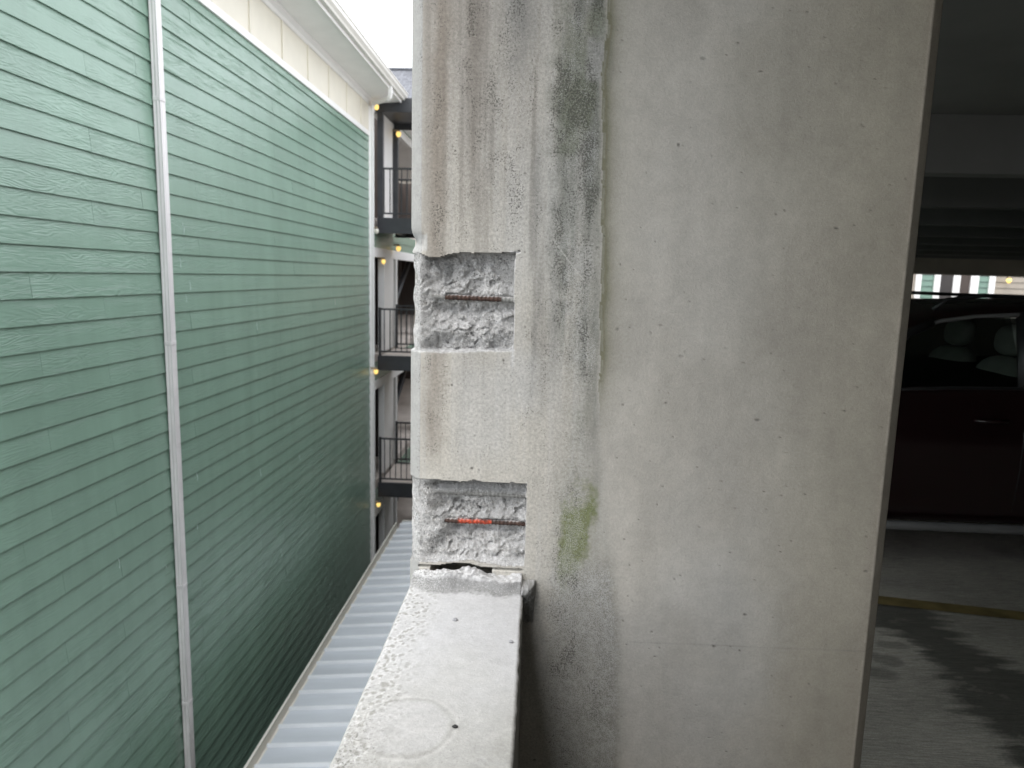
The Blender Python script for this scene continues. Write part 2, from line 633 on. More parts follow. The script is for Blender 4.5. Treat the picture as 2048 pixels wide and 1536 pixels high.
gfloor = build_floor()
yl = [at(1690, 1186, Z=0), at(2120, 1234, Z=0), at(2120, 1251, Z=0), at(1690, 1202, Z=0)]
mesh_obj('painted_line', [(p[0], p[1], 0.006) for p in yl], [(3, 2, 1, 0)], M['yellow'], gfloor)
tag(box('garage_slab', (-0.05, GY0, -0.45), (GX1, GY1, -0.02), M['concrete']), kind='structure')
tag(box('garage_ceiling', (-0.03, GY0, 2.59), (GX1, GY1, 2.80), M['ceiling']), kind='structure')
tag(box('light_block_wall_back', (-0.03, GY0 - .2, -0.45), (GX1, GY0, 2.9), M['concrete']), kind='structure')  # unseen wall added to cut light and car reflections from behind the camera
tag(box('roof_bounce_slab', (-0.03, GY0, 2.801), (GX1, GY1, 2.86), M['outer']), kind='structure')  # unseen pale slab added to bounce light up to the soffit
tag(box('garage_wall_right', (GX1, GY0, -0.45), (GX1 + 0.2, GY1, 2.9), M['concrete']), kind='structure')
ordn = ['nearest', 'second', 'third', 'fourth', 'fifth', 'sixth', 'seventh', 'eighth']
for i in range(8):
    y = 3.99 + 1.62 * i
    v = [(0.0, y, 2.30), (0.0, y + .14, 2.30), (0.0, y + .20, 2.587), (0.0, y - .05, 2.587)]
    v += [(GX1 - .01, p[1], p[2]) for p in v]
    o = mesh_obj('ceiling_rib', v, [(0, 1, 2, 3), (7, 6, 5, 4), (0, 4, 5, 1), (1, 5, 6, 2), (2, 6, 7, 3), (3, 7, 4, 0)], M['ceiling'])
    fix_normals(o.data)
    tag(o, 'concrete ceiling rib in the dark garage, %s one counted from the column' % ordn[i], 'ceiling rib', 'concrete ribs under the garage ceiling')
tag(box('edge_beam', (-0.03, 16.6, 1.985), (GX1, 17.0, 2.588), M['beam_tan'], bev=0.015), 'brownish concrete edge beam above the far bright opening of the garage', 'beam')
tag(box('low_wall', (-0.03, 16.8, 0.0), (GX1, 17.0, 1.05), M['concrete'], bev=0.01), 'low concrete wall behind the parked car at the far garage opening', 'wall')

# ------------------------------------------------------------------ concrete column with its two broken-out pockets
D = 1.30
XL, XC = -0.2525, -0.231         # outer face, inner edge of the left chamfer
XRC, XR = 0.631, 0.657
P1 = dict(x=-0.060, z0=1.5625, z1=1.742)
P2 = dict(x=-0.0275, z0=1.152, z1=1.314)


def fx(px, py):
    p = at(px, py, Y=D)
    return p[0], p[2]


def edge(points):
    """photo polyline on the face -> function x(z)"""
    q = sorted([fx(*p) for p in points], key=lambda a: a[1])
    zs, xs = [a[1] for a in q], [a[0] for a in q]
    return lambda z: np.interp(z, zs, xs)


def build_column():
    ba_, bd0, qa_, qd_ = fx(866, 593), fx(1036, 601), fx(886, 1047), fx(1058, 1055)
    s_side = [0.60, 0.4, 0.2, 0.1, 0.06]
    side_y = np.concatenate([D + np.array(s_side), D + np.arange(0.05, 0.0215, -0.0022)])
    nch = 10
    t = np.linspace(0, 1, nch + 1)
    prof = [(XL, y) for y in side_y]
    prof += [(XL + (XC - XL) * k, D + 0.0215 * (1 - k)) for k in t]
    fr = np.concatenate([np.arange(XC + 0.0018, 0.02, 0.0018), np.arange(0.02, 0.25, 0.0022), np.arange(0.25, XRC, 0.0036)])
    prof += [(x, D) for x in fr]
    prof += [(XRC + (XR - XRC) * k, D + 0.026 * k) for k in np.linspace(0, 1, 9)]
    prof += [(XR, y) for y in D + np.array([0.04, 0.06, 0.1, 0.2, 0.4, 0.60])]
    prof += [(x, D + 0.60) for x in (0.4, 0.0, XL)]
    prof = np.array(prof)
    zs = np.concatenate([[0.0, 0.3, 0.5, 0.6, 0.66], np.arange(0.70, 2.22, 0.0020), [2.25, 2.3, 2.4, 2.588]])
    X = np.repeat(prof[:, :1], len(zs), 1)
    Y = np.repeat(prof[:, 1:], len(zs), 1)
    Z = np.repeat(zs[None, :], len(prof), 0)
    front = (Y <= D + 0.052)
    nfront = len(side_y)
    # ---- clean form surface: tiny waviness, bugholes
    inward = np.zeros(X.shape)
    inward += (fbm(X * 6, Z * 6, 1) - 0.5) * 0.0012 * front
    rng = np.random.default_rng(5)
    holes = np.zeros(X.shape)
    for k in range(520):
        hx, hz = rng.uniform(-0.22, 0.62), rng.uniform(0.72, 2.2)
        r = rng.choice([0.0008, 0.0012, 0.0017, 0.0025], p=[.55, .33, .10, .02])
        i0, i1 = np.searchsorted(prof[nfront:-10, 0], [hx - .008, hx + .008]) + nfront
        j0, j1 = np.searchsorted(zs, [hz - .012, hz + .012])
        if i1 <= i0 or j1 <= j0:
            continue
        st = rng.choice([1.0, 1.0, 1.0, 1.0, 1.7])
        xx, zz = X[i0:i1, j0:j1], Z[i0:i1, j0:j1]
        dd = np.hypot((xx - hx) / st, zz - hz)
        holes[i0:i1, j0:j1] = np.maximum(holes[i0:i1, j0:j1], (1 - ss(r * 0.6, r * 1.5, dd)) * (0.35 + 0.65 * rng.random()))
    inward += holes * 0.0016
    over = (np.abs(Z - 1.7425 - .35 * (X + .06)) < .0016) & (X > -.063) & (X < -.050)
    holes = np.maximum(holes, over * .8)
    inward += over * .004

    # ---- the two pockets
    ragged1 = (fbm(X * 45, Z * 0 + 3, 41, 4) - 0.5) * 0.008
    hook = 0.006 * ss(-0.075, -0.055, X)
    top1 = P1['z1'] - 0.004 + ragged1 + 0.004 * ss(-0.2, -0.06, X) + hook * 0 - 0.006 * ss(-0.235, -0.215, X) * (1 - ss(-0.2, -0.17, X))
    bot1 = P1['z0'] + 0.006 * ss(-0.2, -0.06, X) - 0.003 + (vn(X * 130, Z * 0, 43) - 0.5) * 0.002
    xr1 = P1['x'] + (vn(Z * 160, Z * 0, 44) - 0.5) * 0.0012 + 0.001 * np.sin(Z * 40)
    in1 = (Z > bot1) & (Z < top1) & (X < xr1) & front
    top2 = P2['z1'] + (fbm(X * 40, Z * 0 + 7, 45, 4) - 0.5) * 0.006
    bot2 = P2['z0'] - 0.003 + 0.007 * np.exp(-((X + 0.135) / 0.035) ** 2) + (fbm(X * 60, Z * 0, 46) - 0.5) * 0.005 - 0.02 * ss(-0.21, -0.235, X) * 0
    xr2 = P2['x'] + (vn(Z * 160, Z * 0, 47) - 0.5) * 0.0012
    in2 = (Z > bot2) & (Z < top2) & (X < xr2) & front

    rock = fbm(X * 38, Z * 38, 51, 5, 0.55) - 0.5
    rid = 1 - np.abs(2 * fbm(X * 22 + Z * 9, Z * 26, 52, 4) - 1)
    gr = vn(X * 260, Z * 260, 53) - 0.5
    def facets(mask, seed, n=170):
        r = np.random.default_rng(seed)
        x, z = X[mask], Z[mask]
        wx = x + (vn(x * 120, z * 120, seed) - .5) * .008
        wz = z + (vn(x * 120, z * 120, seed + 1) - .5) * .008
        best = np.full(x.shape, 9.0)
        val = np.zeros(x.shape)
        for _ in range(n):
            cx, cz = r.uniform(x.min(), x.max()), r.uniform(z.min(), z.max())
            gx, gz = r.normal(0, .38, 2)
            d2 = ((wx - cx) ** 2 + ((wz - cz) * 1.2) ** 2) * r.uniform(.6, 1.6)
            m = d2 < best
            best = np.where(m, d2, best)
            val = np.where(m, r.uniform(-.0035, .0035) + gx * (wx - cx) + gz * (wz - cz), val)
        out = np.zeros(X.shape)
        out[mask] = np.clip(val, -.008, .008)
        return out
    fac1, fac2 = facets(in1, 71), facets(in2, 72)
    # pocket 1: comes forward down to its bar, drops back under it, forward again, back at the sill
    dz = Z - 1.655
    d1 = 0.036 - 0.012 * np.exp(-((dz - 0.012) / 0.016) ** 2) + 0.010 * np.exp(-((dz + 0.017) / 0.010) ** 2) * ss(-0.22, -0.19, X)
    d1 += -0.012 * np.exp(-((Z - 1.595) / 0.020) ** 2) * (0.5 + rid) + 0.006 * ss(1.70, 1.74, Z)
    crisp = fbm(X * 70, Z * 70, 54, 4, .75) - .5
    d1 += rock * 0.026 + fac1 * 0.9 + crisp * .012 + gr * 0.0035
    # smooth sawn facet in the upper right corner
    facet = (X - (-0.060)) * 0.78 + (Z - 1.690) * 0.62
    fmask = ss(-0.004, 0.004, facet + 0.012 - 0.0) * ss(1.665, 1.69, Z)
    d1 = d1 * (1 - fmask) + (0.030 - 0.20 * (X + 0.060)) * fmask
    d1 *= 0.12 + 0.88 * ss(-0.236, -0.188, X + (fbm(X * 20, Z * 20, 188) - .5) * .03)
    d1 = np.maximum(d1 * .62, 0.004)
    # pocket 2
    b2, b3 = 1.226, 1.287
    d2 = 0.036 + 0 * X
    d2 += 0.008 * np.exp(-((Z - 1.302) / 0.007) ** 2) - 0.012 * np.exp(-((Z - b3 - 0.001) / 0.006) ** 2) * ss(-0.22, -0.19, X)
    d2 += 0.006 * np.exp(-((Z - 1.262) / 0.012) ** 2) - 0.009 * np.exp(-((Z - b2 - 0.011) / 0.010) ** 2) + 0.012 * np.exp(-((Z - b2 + 0.012) / 0.008) ** 2) * ss(-0.19, -0.16, X)
    d2 += -0.018 * ss(1.200, 1.165, Z) * ss(-0.235, -0.20, X)
    d2 += rock * 0.022 + fac2 * (0.35 + 0.55 * (Z < 1.275)) + crisp * .012 + gr * 0.0035
    lump = np.exp(-((X + 0.200) / 0.020) ** 2 - ((Z - 1.215) / 0.022) ** 2)
    d2 -= 0.020 * lump * (0.6 + rid * 0.6)
    d2 *= 0.10 + 0.90 * ss(-0.226, -0.185, X + (fbm(X * 20, Z * 20, 189) - .5) * .03)
    d2 = np.maximum(d2 * .72, 0.003)
    zb1 = np.interp(X, [ba_[0], bd0[0]], [ba_[1], bd0[1]])
    zb2 = np.interp(X, [qa_[0], qd_[0]], [qa_[1], qd_[1]])
    d1 = np.where((np.abs(Z - zb1) < .0065) & (X > -0.186), np.maximum(d1, 0.0185), d1)
    d2 = np.where((np.abs(Z - zb2) < .0065) & (X > -0.178), np.maximum(d2, 0.0235), d2)
    # broken arris where the pockets run out through the chamfer, and the notch above pocket 1
    notch = np.exp(-(((Z - 1.757) / 0.014) ** 2)) * (X < XC + 0.012) * front * (0.7 + 0.6 * vn(Z * 120, X * 120, 57))
    lens = 1.1355 + 0.0135 * np.exp(-((X + 0.150) / 0.050) ** 2) + (fbm(X * 50, X * 0, 58) - .5) * .004
    slot = (Z > 1.055) & (Z < np.minimum(bot2 - .0008, lens)) & (lens > 1.1385) & (X < -.03) & front
    slot2 = ((Z > 1.1385) & (Z <= 1.1430) & (X < -0.03) & front)

    pocket = in1 | in2
    depth = np.where(in1, d1, np.where(in2, d2, 0.0))
    # walls: a short slope at the lower and upper sides so the sills catch dust
    wall = np.ones(X.shape)
    wall = np.where(in1, np.minimum(1, (Z - bot1) / 0.0030 + 0.05), wall)
    wall = np.where(in2, np.minimum(1, (Z - bot2) / 0.012 + 0.10), wall)
    wall = np.where(in2, np.minimum(wall, (top2 - Z) / 0.010 + 0.12), wall)
    depth = depth * np.clip(wall, 0, 1)
    depth = np.where(slot, 0.15, depth)
    depth = np.where(slot2 & ~slot, 0.030, depth)
    PX, PY, PZ = X.copy(), Y.copy(), Z.copy()
    onfront = (np.abs(Y - D) < 1e-6) & (X >= XC)
    left = front & (X < XC + 1e-6) & ~onfront
    PY = np.where(onfront, PY + depth + inward, PY)
    PY = np.where(left & (X > XL + 1e-6), PY + inward, PY)
    # left arris: chamfer and flank lose a few millimetres inside the pockets
    er = np.where(in1, 0.0065 + 0.004 * (fbm(Z * 60, Y * 60, 61) - 0.5) + 0.002 * np.sin(Z * 90), np.where(in2, 0.0035 + 0.003 * (fbm(Z * 60, Y * 60, 62) - 0.5), 0))
    er = er + notch * 0.007
    k = np.clip((XC + 0.0 - X) / (XC - XL), 0, 1)
    PX = np.where(left, PX + er * k, PX)
    PY = np.where(left & (in1 | in2), PY + np.maximum(depth * 0.55 * (1 - k), 0) + (rock * 0.006), PY)
    PY = np.where(left & ~(in1 | in2), PY + notch * 0.010, PY)
    PY = np.where(onfront & (X < XC + 0.012), PY + notch * 0.010 * (1 - ss(XC, XC + 0.012, X)), PY)
    PX = PX + np.where(onfront & pocket, rock * 0.004, 0)
    PZ = PZ + np.where(onfront & pocket, (vn(X * 90, Z * 90, 63) - 0.5) * 0.0025, 0)

    # ---- colour: cement, light fall-off, form stains, rain streaks, mould, algae, dust
    fine = vn(X * 420, Z * 420, 71)
    fine2 = vn(X * 230, Z * 230, 72)
    cloud = fbm(X * 5, Z * 5, 73, 5)
    vert = fbm(X * 26, Z * 1.6, 74, 4)
    C = np.ones(X.shape + (3,)) * rgb(.470, .450, .402)
    GD = np.zeros(X.shape)
    GP = np.zeros(X.shape)
    C *= (1 - ss(0.26, 0.60, X)[..., None] * rgb(.20, .225, .30))  # fall-off of light to the right painted in, along with browner concrete
    C *= (0.86 + 0.28 * cloud)[..., None]
    lay(C, ss(0.5, 0.75, fbm(X * 3.2 + 5, Z * 2.2, 75, 4)) * 0.35, rgb(.43, .435, .425))
    lay(C, ss(0.5, 0.72, fbm(X * 4 + 9, Z * 3, 76, 5)) * 0.28 * ss(0.1, 0.25, X), rgb(.31, .285, .235))
    C *= (1 + (fbm(X * 30, Z * 5, 77) - 0.5) * 0.16 + (fbm(X * 12, Z * 14, 198, 5) - .5) * .14)[..., None]
    wob = (fbm(X * 0 + 2, Z * 9, 78) - 0.5) * 0.02 + (vn(X * 0 + 5, Z * 45, 79) - 0.5) * 0.006
    xx = X + wob
    rough_zone = ss(0.10, 0.06, X)
    pit = (fine > 0.70) * 1.0
    # left third washed and sandy
    lay(C, ss(0.55, 0.85, vert) * 0.25 * rough_zone, rgb(.30, .29, .27))
    fr_ = fbm(X * 95, Z * 2.6, 197, 4)
    lay(C, ss(.47, .74, fr_) * ss(1.2, 2.1, Z) * rough_zone * ss(-.235, -.215, X) * .62, rgb(.225, .21, .185))
    lay(C, ss(.50, .30, fr_) * rough_zone * .22, rgb(.50, .50, .485))
    GD += rough_zone * ss(-0.245, -0.22, X) * (0.34 + 0.30 * vn(X * 60, Z * 9, 80)) + 0.10
    GP += rough_zone * 0.25
    lay(C, ss(1.62, 2.15, Z) * ss(0.02, -0.06, X) * ss(-.25, -.22, X) * (0.25 + 0.5 * vert), rgb(.285, .265, .238))
    # brown streak
    m = np.exp(-((xx + 0.199 + 0.006 * np.sin(Z * 5)) / 0.019) ** 2) * (0.35 + 0.5 * fbm(X * 50, Z * 5, 81)) * ss(1.30, 1.42, Z)
    lay(C, np.clip(m * 1.35, 0, .80), rgb(.235, .205, .170))
    GD += m * 0.42
    # second streak, fading down
    m = np.exp(-((xx + 0.139) / 0.016) ** 2) * (0.2 + fbm(X * 60, Z * 7, 82)) * ss(1.72, 2.05, Z)
    lay(C, np.clip(m * 1.2, 0, .7) * 0.9, rgb(.20, .18, .155))
    GD += m * 0.42
    # dark grey patch at the head of the face
    m = np.exp(-((xx + 0.062) / 0.026) ** 2) * ss(1.98, 2.16, Z + (fbm(X * 30, Z * 30, 83) - .5) * .1)
    lay(C, m * 0.55, rgb(.17, .175, .165))
    m2 = np.exp(-((xx + 0.064) / 0.020) ** 2) * ss(1.72, 1.9, Z)
    GD += m2 * 0.30 * (0.4 + fbm(X * 40, Z * 15, 183))
    GP += m2 * 0.3
    # narrow grey runs near x -.03 and .005
    for (x0, wd, za, zb, st, sd_) in ((-0.022, .010, 1.50, 1.95, .5, 84), (0.012, .016, 1.52, 1.80, .62, 85), (0.020, .012, 1.85, 2.15, .35, 86), (-0.10, .012, 1.80, 2.1, .25, 87)):
        m = np.exp(-((xx - x0) / wd) ** 2) * bump_band(Z, za, zb, .10) * (0.3 + fbm(X * 50, Z * 7, sd_))
        lay(C, np.clip(m * st, 0, .7), rgb(.20, .20, .185))
        GD += np.clip(m * 0.4, 0, .4)
    # pale lime films
    m = bump_band(xx, -0.155, -0.075, .02) * ss(0.45, 0.7, fbm(X * 14, Z * 5, 88))
    lay(C, m * 0.45 * ss(1.75, 1.8, Z), rgb(.50, .51, .50))
    m = bump_band(X, -0.16, -0.06, .02) * bump_band(Z, 1.36, 1.54, .04)
    lay(C, m * 0.35, rgb(.46, .465, .46))
    # main mould run with its sharp right margin
    redge = edge([(1219, -40), (1217, 60), (1207, 150), (1208, 280), (1206, 400), (1207, 520), (1202, 640), (1205, 700), (1200, 780), (1203, 880), (1212, 1000), (1232, 1150), (1241, 1290), (1238, 1420), (1234, 1600)])
    ledge = edge([(1118, -40), (1114, 100), (1110, 250), (1108, 400), (1110, 560), (1135, 700), (1155, 800), (1150, 880), (1122, 980), (1108, 1100), (1098, 1300), (1092, 1600)])
    re = redge(Z) + (fbm(X * 0, Z * 60, 91, 4) - 0.5) * 0.005
    le = ledge(Z) + (fbm(X * 0 + 3, Z * 30, 92, 3) - 0.5) * 0.025
    body = ss(le - 0.022, le + 0.026, X + (fbm(X * 60, Z * 40, 195, 3) - .5) * .03) * (1 - ss(re - 0.013 - .02 * ss(1.4, 1.1, Z), re + 0.004 + .012 * ss(1.4, 1.1, Z), X))
    mould = body * (0.45 + 0.55 * ss(1.36, 1.60, Z))
    runs = fbm(X * 75, Z * 3.2, 196, 4)
    blot = fbm(X * 22, Z * 9, 93, 5)
    lay(C, mould * np.clip(0.50 + 1.2 * (blot - 0.45) + 1.2 * (runs - .5), 0, .80), rgb(.140, .150, .126))
    lay(C, mould * ss(0.50, 0.62, fbm(X * 9 + 4, Z * 4, 94)) * 0.40, rgb(.175, .195, .125))
    lay(C, mould * ss(0.55, 0.72, fbm(X * 24, Z * 9 + 3, 95)) * 0.32, rgb(.40, .405, .375))
    GD += mould * np.clip(0.38 + 1.0 * (blot - .5) + 0.15 * ss(0.02, 0.09, X), 0, .7)
    GP += mould * (0.35 + 0.6 * vn(X * 30, Z * 12, 96))
    # clean scab near the top of the run
    scab = bump_band(X, 0.055, 0.100, .006) * bump_band(Z + 0.15 * (X - .07) + (fbm(X * 40, Z * 40, 97) - .5) * .02, 2.035, 2.11, .008)
    lay(C, scab * 0.75, rgb(.35, .345, .325))
    scab = bump_band(X, 0.045, 0.080, .008) * bump_band(Z + (fbm(X * 40, Z * 40, 98) - .5) * .03, 1.70, 1.76, .012)
    lay(C, scab * 0.55, rgb(.40, .395, .37))
    # olive halo right of the margin
    halo = np.exp(-np.clip(X - re, 0, 1) / 0.017) * (X > re - 0.003) * ss(1.38, 1.62, Z)
    halo *= 0.55 + 0.9 * fbm(X * 4, Z * 9, 184)
    lay(C, np.clip(halo * 1.15, 0, .9), rgb(.160, .156, .098))
    GD = np.where(X > re + .004, GD * .6, GD)
    rim = np.exp(-((X - re) / 0.0018) ** 2) * ss(1.35, 1.5, Z) * (vn(Z * 50, Z * 0, 99) > .35)
    lay(C, rim * 0.28, rgb(.42, .415, .38))
    # olive tinge on the right-hand field
    tinge = ss(0.08, 0.3, X) * ss(0.45, 0.7, fbm(X * 2.2, Z * 1.5 + 4, 101, 4)) * ss(1.3, 1.9, Z)
    lay(C, tinge * 0.24, rgb(.28, .265, .205))
    # algae
    acx = edge([(1160, 930), (1160, 1000), (1155, 1060), (1140, 1120), (1130, 1170)])(Z)
    awd = np.interp(Z, [1.10, 1.16, 1.22, 1.28, 1.34], [.018, .024, .030, .036, .018])
    an = fbm(X * 40, Z * 22, 111, 4) - .5
    alg = (1 - ss(0.35, 1.35, np.abs(X - acx) / awd + an * 1.2)) * bump_band(Z + an * .05, 1.125, 1.315, .045)
    g = alg * (0.25 + 1.1 * ss(.3, .7, fbm(X * 16, Z * 9, 112, 4)))
    g = np.clip(g + (fbm(X * 150, Z * 150, 185, 3) - .5) * 1.1 * ss(0, .35, alg), 0, 1)
    lay(C, g * 0.85, rgb(.150, .175, .062))
    GP += alg * 0.5
    # crusty lower run with pale crystals and dust
    crust = ss(le - 0.03, le + 0.03, X) * (1 - ss(re - 0.02, re + 0.01, X)) * (1 - ss(1.10, 1.2, Z))
    lay(C, crust * 0.60, rgb(.190, .188, .160))
    cr = fbm(X * 150, Z * 150, 113, 2)
    lay(C, crust * ss(.40, .7, cr) * 0.35, rgb(.44, .44, .42))
    GP += crust * (0.85 + 0.6 * vn(X * 35, Z * 20, 186))
    GD += crust * (0.10 + 0.4 * vn(X * 25, Z * 15, 187))
    # smooth pour below the joint line at z 1.0
    line = np.exp(-((Z - 1.004 - 0.008 * (X - .16)) / 0.0013) ** 2) * ss(0.15, 0.2, X) * (0.3 + 0.6 * vn(X * 25, Z * 0, 114))
    lay(C, line * 0.5, rgb(.22, .215, .20))
    # sprayed dust beside the parapet and over the lower left of the face
    dustz = (1 - ss(-0.03, 0.06, X)) * bump_band(Z, 0.90, 1.12, .06)
    GP += dustz * 0.9
    dustz2 = np.exp(-((X + 0.035) / 0.035) ** 2) * bump_band(Z, 1.45, 1.56, .03)
    lay(C, dustz2 * 0.35, rgb(.50, .505, .50))
    # right arris: warm rub marks
    arr = ss(XRC - 0.05, XRC, X) * fbm(X * 30, Z * 7, 115)
    lay(C, arr * 0.45, rgb(.31, .26, .21))
    lay(C, bump_band(X, XRC - .004, XRC + .001, .002) * 0.5 * (vn(Z * 30, Z * 0, 116) > .3), rgb(.47, .42, .35))
    # bugholes, scratches
    lay(C, holes * 0.78, rgb(.075, .07, .06))
    for (ax, ay, bx_, by_) in ((1110, 485, 1155, 545), (1155, 545, 1168, 560), (1030, 760, 1040, 800)):
        (x1, z1), (x2, z2) = fx(ax, ay), fx(bx_, by_)
        tt = np.clip(((X - x1) * (x2 - x1) + (Z - z1) * (z2 - z1)) / ((x2 - x1) ** 2 + (z2 - z1) ** 2), 0, 1)
        dd = np.hypot(X - x1 - tt * (x2 - x1), Z - z1 - tt * (z2 - z1))
        lay(C, (dd < 0.0011) * 0.55, rgb(.55, .54, .50))
    # flank and chamfer: colour darkened to offset the light this side catches
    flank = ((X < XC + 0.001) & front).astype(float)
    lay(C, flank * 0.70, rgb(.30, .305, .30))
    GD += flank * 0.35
    # saw-cut margins: white dust lines
    lines = np.exp(-((X - xr1) / 0.0014) ** 2) * bump_band(Z, 1.555, 1.745, .004) * (X >= xr1 - .0005)
    lines = np.maximum(lines, np.exp(-((Z - bot1) / 0.0022) ** 2) * (X < xr1 + .004) * front)
    lines = np.maximum(lines, np.exp(-((X - xr2) / 0.0016) ** 2) * bump_band(Z, 1.15, 1.318, .004) * (X >= xr2 - .0005) * (0.4 + 0.6 * vn(Z * 60, Z * 0, 117)))
    lines = np.maximum(lines, np.exp(-((Z - top1 - .001) / 0.0016) ** 2) * bump_band(X, -0.07, -0.05, .002))
    lay(C, lines * 0.85, rgb(.74, .74, .735))
    run = np.exp(-((X - xr1 - .002) / 0.0035) ** 2) * bump_band(Z, 1.535, 1.56, .008)
    lay(C, run * 0.6, rgb(.62, .62, .61))
    # ---- broken concrete: powdery grey-white, dark pits and aggregate
    B = np.ones(X.shape + (3,)) * rgb(.82, .81, .79)
    B *= (0.78 + 0.42 * fbm(X * 30, Z * 30, 121, 4))[..., None]
    lay(B, ss(.55, .75, fbm(X * 55, Z * 55, 122, 3)) * 0.5, rgb(.80, .80, .79))
    BD = 0.30 + 0.60 * fbm(X * 60, Z * 60, 123, 3)
    BP = 0.60 + 0.70 * fbm(X * 40, Z * 40, 124, 3)
    wd2, wr2 = worley(X * 120 + 1.5 * vn(X * 90, Z * 90, 126), Z * 120 + 1.5 * vn(X * 90, Z * 90, 127), 128)
    stone = (wr2 > .74) * (1 - ss(.28, .42, wd2))
    lay(B, stone * .55, rgb(.40, .37, .33) * 1.0)
    lay(B, (wr2 < .12) * (1 - ss(.25, .4, wd2)) * .6, rgb(.24, .24, .24))
    lay(B, in1 * fmask * 0.45, rgb(.42, .42, .41))
    for (cx, cz, wx, wz) in ((-0.183, 1.700, .008, .020), (-0.172, 1.630, .006, .003), (-0.164, 1.262, .008, .012), (-0.162, 1.207, .007, .010), (-0.175, 1.305, .018, .006)):
        mm = (1 - ss(.8, 1.2, np.maximum(np.abs(X - cx) / wx, np.abs(Z - cz) / wz) + (fbm(X * 120, Z * 120, 125) - .5) * .9))
        lay(B, mm * 0.65, rgb(.17, .175, .175))
    lay(B, in2 * bump_band(Z, 1.280, 1.296, .003) * ss(-.22, -.2, X) * .6, rgb(.36, .36, .34))
    lay(B, in2 * ss(1.295, 1.302, Z) * .45, rgb(.33, .325, .31))
    # chalky dust on the sills and shoulders
    gz = np.gradient(PY, axis=1) / np.maximum(np.gradient(PZ, axis=1), 1e-4)
    shelf = ss(0.3, 1.2, gz) * pocket
    lay(B, shelf * 0.75, rgb(.86, .86, .855))
    BD = BD * (1 - .75 * shelf)
    # nicks of raw concrete above pocket 2 and round the notch
    nick = (notch > 0.35)
    frac = np.where(pocket, 1.0, 0.0)
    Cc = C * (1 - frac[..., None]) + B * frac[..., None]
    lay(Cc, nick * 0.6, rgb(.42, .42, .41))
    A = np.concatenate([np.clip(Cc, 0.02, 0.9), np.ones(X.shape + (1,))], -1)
    clump = 0.62 + 0.62 * ss(.3, .75, fbm(X * 55, Z * 32, 190, 4))
    GD = GD * clump * 0.85
    GP = GP * (0.5 + fbm(X * 70, Z * 50, 191, 3)) * .95
    GD = np.where(pocket, BD, GD)
    GP = np.where(pocket, BP, GP)
    grain = np.where(pocket, .85, np.clip(.10 + .55 * rough_zone * ss(-.245, -.2, X) + .5 * mould + .6 * crust + .3 * alg, 0, 1))
    GG = np.stack([np.clip(GD, 0, 1.1), np.clip(GP, 0, 1.1), grain, GD * 0 + 1], -1)
    P = np.stack([PX, PY, PZ], -1)
    fq = lambda a: a[:-1, :-1] | a[1:, :-1] | a[1:, 1:] | a[:-1, 1:]
    k1, k2 = fq(in1), fq(in2)
    root = thing('concrete_column', ((XL + XR) / 2, D + .3, 0), 'broad stained grey concrete column with two broken-out patches baring steel bars', 'column')
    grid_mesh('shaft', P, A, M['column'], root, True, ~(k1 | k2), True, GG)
    o = grid_mesh('broken_patch', P, A, M['broken'], root, True, k1, True, GG)
    o['label'] = 'upper square patch of broken concrete with one rusty bar'
    o = grid_mesh('broken_patch', P, A, M['broken'], root, True, k2, True, GG)
    o['label'] = 'lower patch of broken concrete with an orange-marked bar'
    return root


column = build_column()


def bar(name, p0, p1, r, mat, parent, ribs=True, label=None):
    """deformed reinforcing bar: slanting ribs and a slightly uneven core"""
    p0, p1 = Vector(p0), Vector(p1)
    L = (p1 - p0).length
    n, m = int(L / 0.0011), 18
    d = (p1 - p0).normalized()
    a = d.cross(Vector((0, 0, 1))).normalized()
    b = d.cross(a).normalized()
    vs, fs = [], []
    for i in range(n + 1):
        s = L * i / n
        for k in range(m):
            th = 2 * math.pi * k / m
            ph = (s / 0.0075 + abs(((th / math.pi) % 1.0) - 0.5) * 0.9) % 1.0
            rib = 0.0011 if (ribs and ph < 0.30) else 0
            rr = r + rib + 0.0006 * (float(vn(s * 160, th * 2, 201)) - 0.5)
            vs.append(p0 + d * s + (a * math.cos(th) + b * math.sin(th)) * rr)
    for i in range(n):
        for k in range(m):
            k2 = (k + 1) % m
            fs.append((i * m + k, i * m + k2, (i + 1) * m + k2, (i + 1) * m + k))
    o = mesh_obj(name, vs, fs, mat, parent, True)
    fix_normals(o.data)
    if label:
        o['label'] = label
    return o


ba, bb, bc, bd_ = fx(866, 593), fx(888, 594), fx(1002, 599), fx(1036, 601)
bar('reinforcing_bar', (ba[0], D + .0170, ba[1]), (bb[0], D + .0170, bb[1]), .0050, M['coated'], column, False)
bar('reinforcing_bar', (bb[0], D + .0170, bb[1]), (bc[0], D + .0170, bc[1]), 0.0045, M['rust'], column, label='rusty bar across the upper broken patch')
bar('reinforcing_bar', (bc[0], D + .0170, bc[1]), (bd_[0], D + .0170, bd_[1]), .0048, M['coated'], column)
q0, q1, q2, q3 = fx(886, 1047), fx(913, 1049), fx(982, 1051), fx(1058, 1055)
bar('reinforcing_bar', (q0[0], D + .0218, q0[1]), (q1[0], D + .0218, q1[1]), .0046, M['rust'], column)
bar('reinforcing_bar', (q1[0], D + .0218, q1[1]), (q2[0], D + .0218, q2[1]), .0043, M['orange'], column, label='stretch of bar sprayed bright orange in the lower broken patch')
bar('reinforcing_bar', (q2[0], D + .0218, q2[1]), (q3[0], D + .0218, q3[1]), .0046, M['rust'], column)
c0, c1 = fx(862, 988), fx(1056, 998)
bar('reinforcing_bar', (c0[0], D + .0235, c0[1]), (c1[0], D + .0235, c1[1]), .0056, M['coated'], column, label='cement-coated bar at the top of the lower broken patch')

# ------------------------------------------------------------------ parapet wall
ZT = 1.113


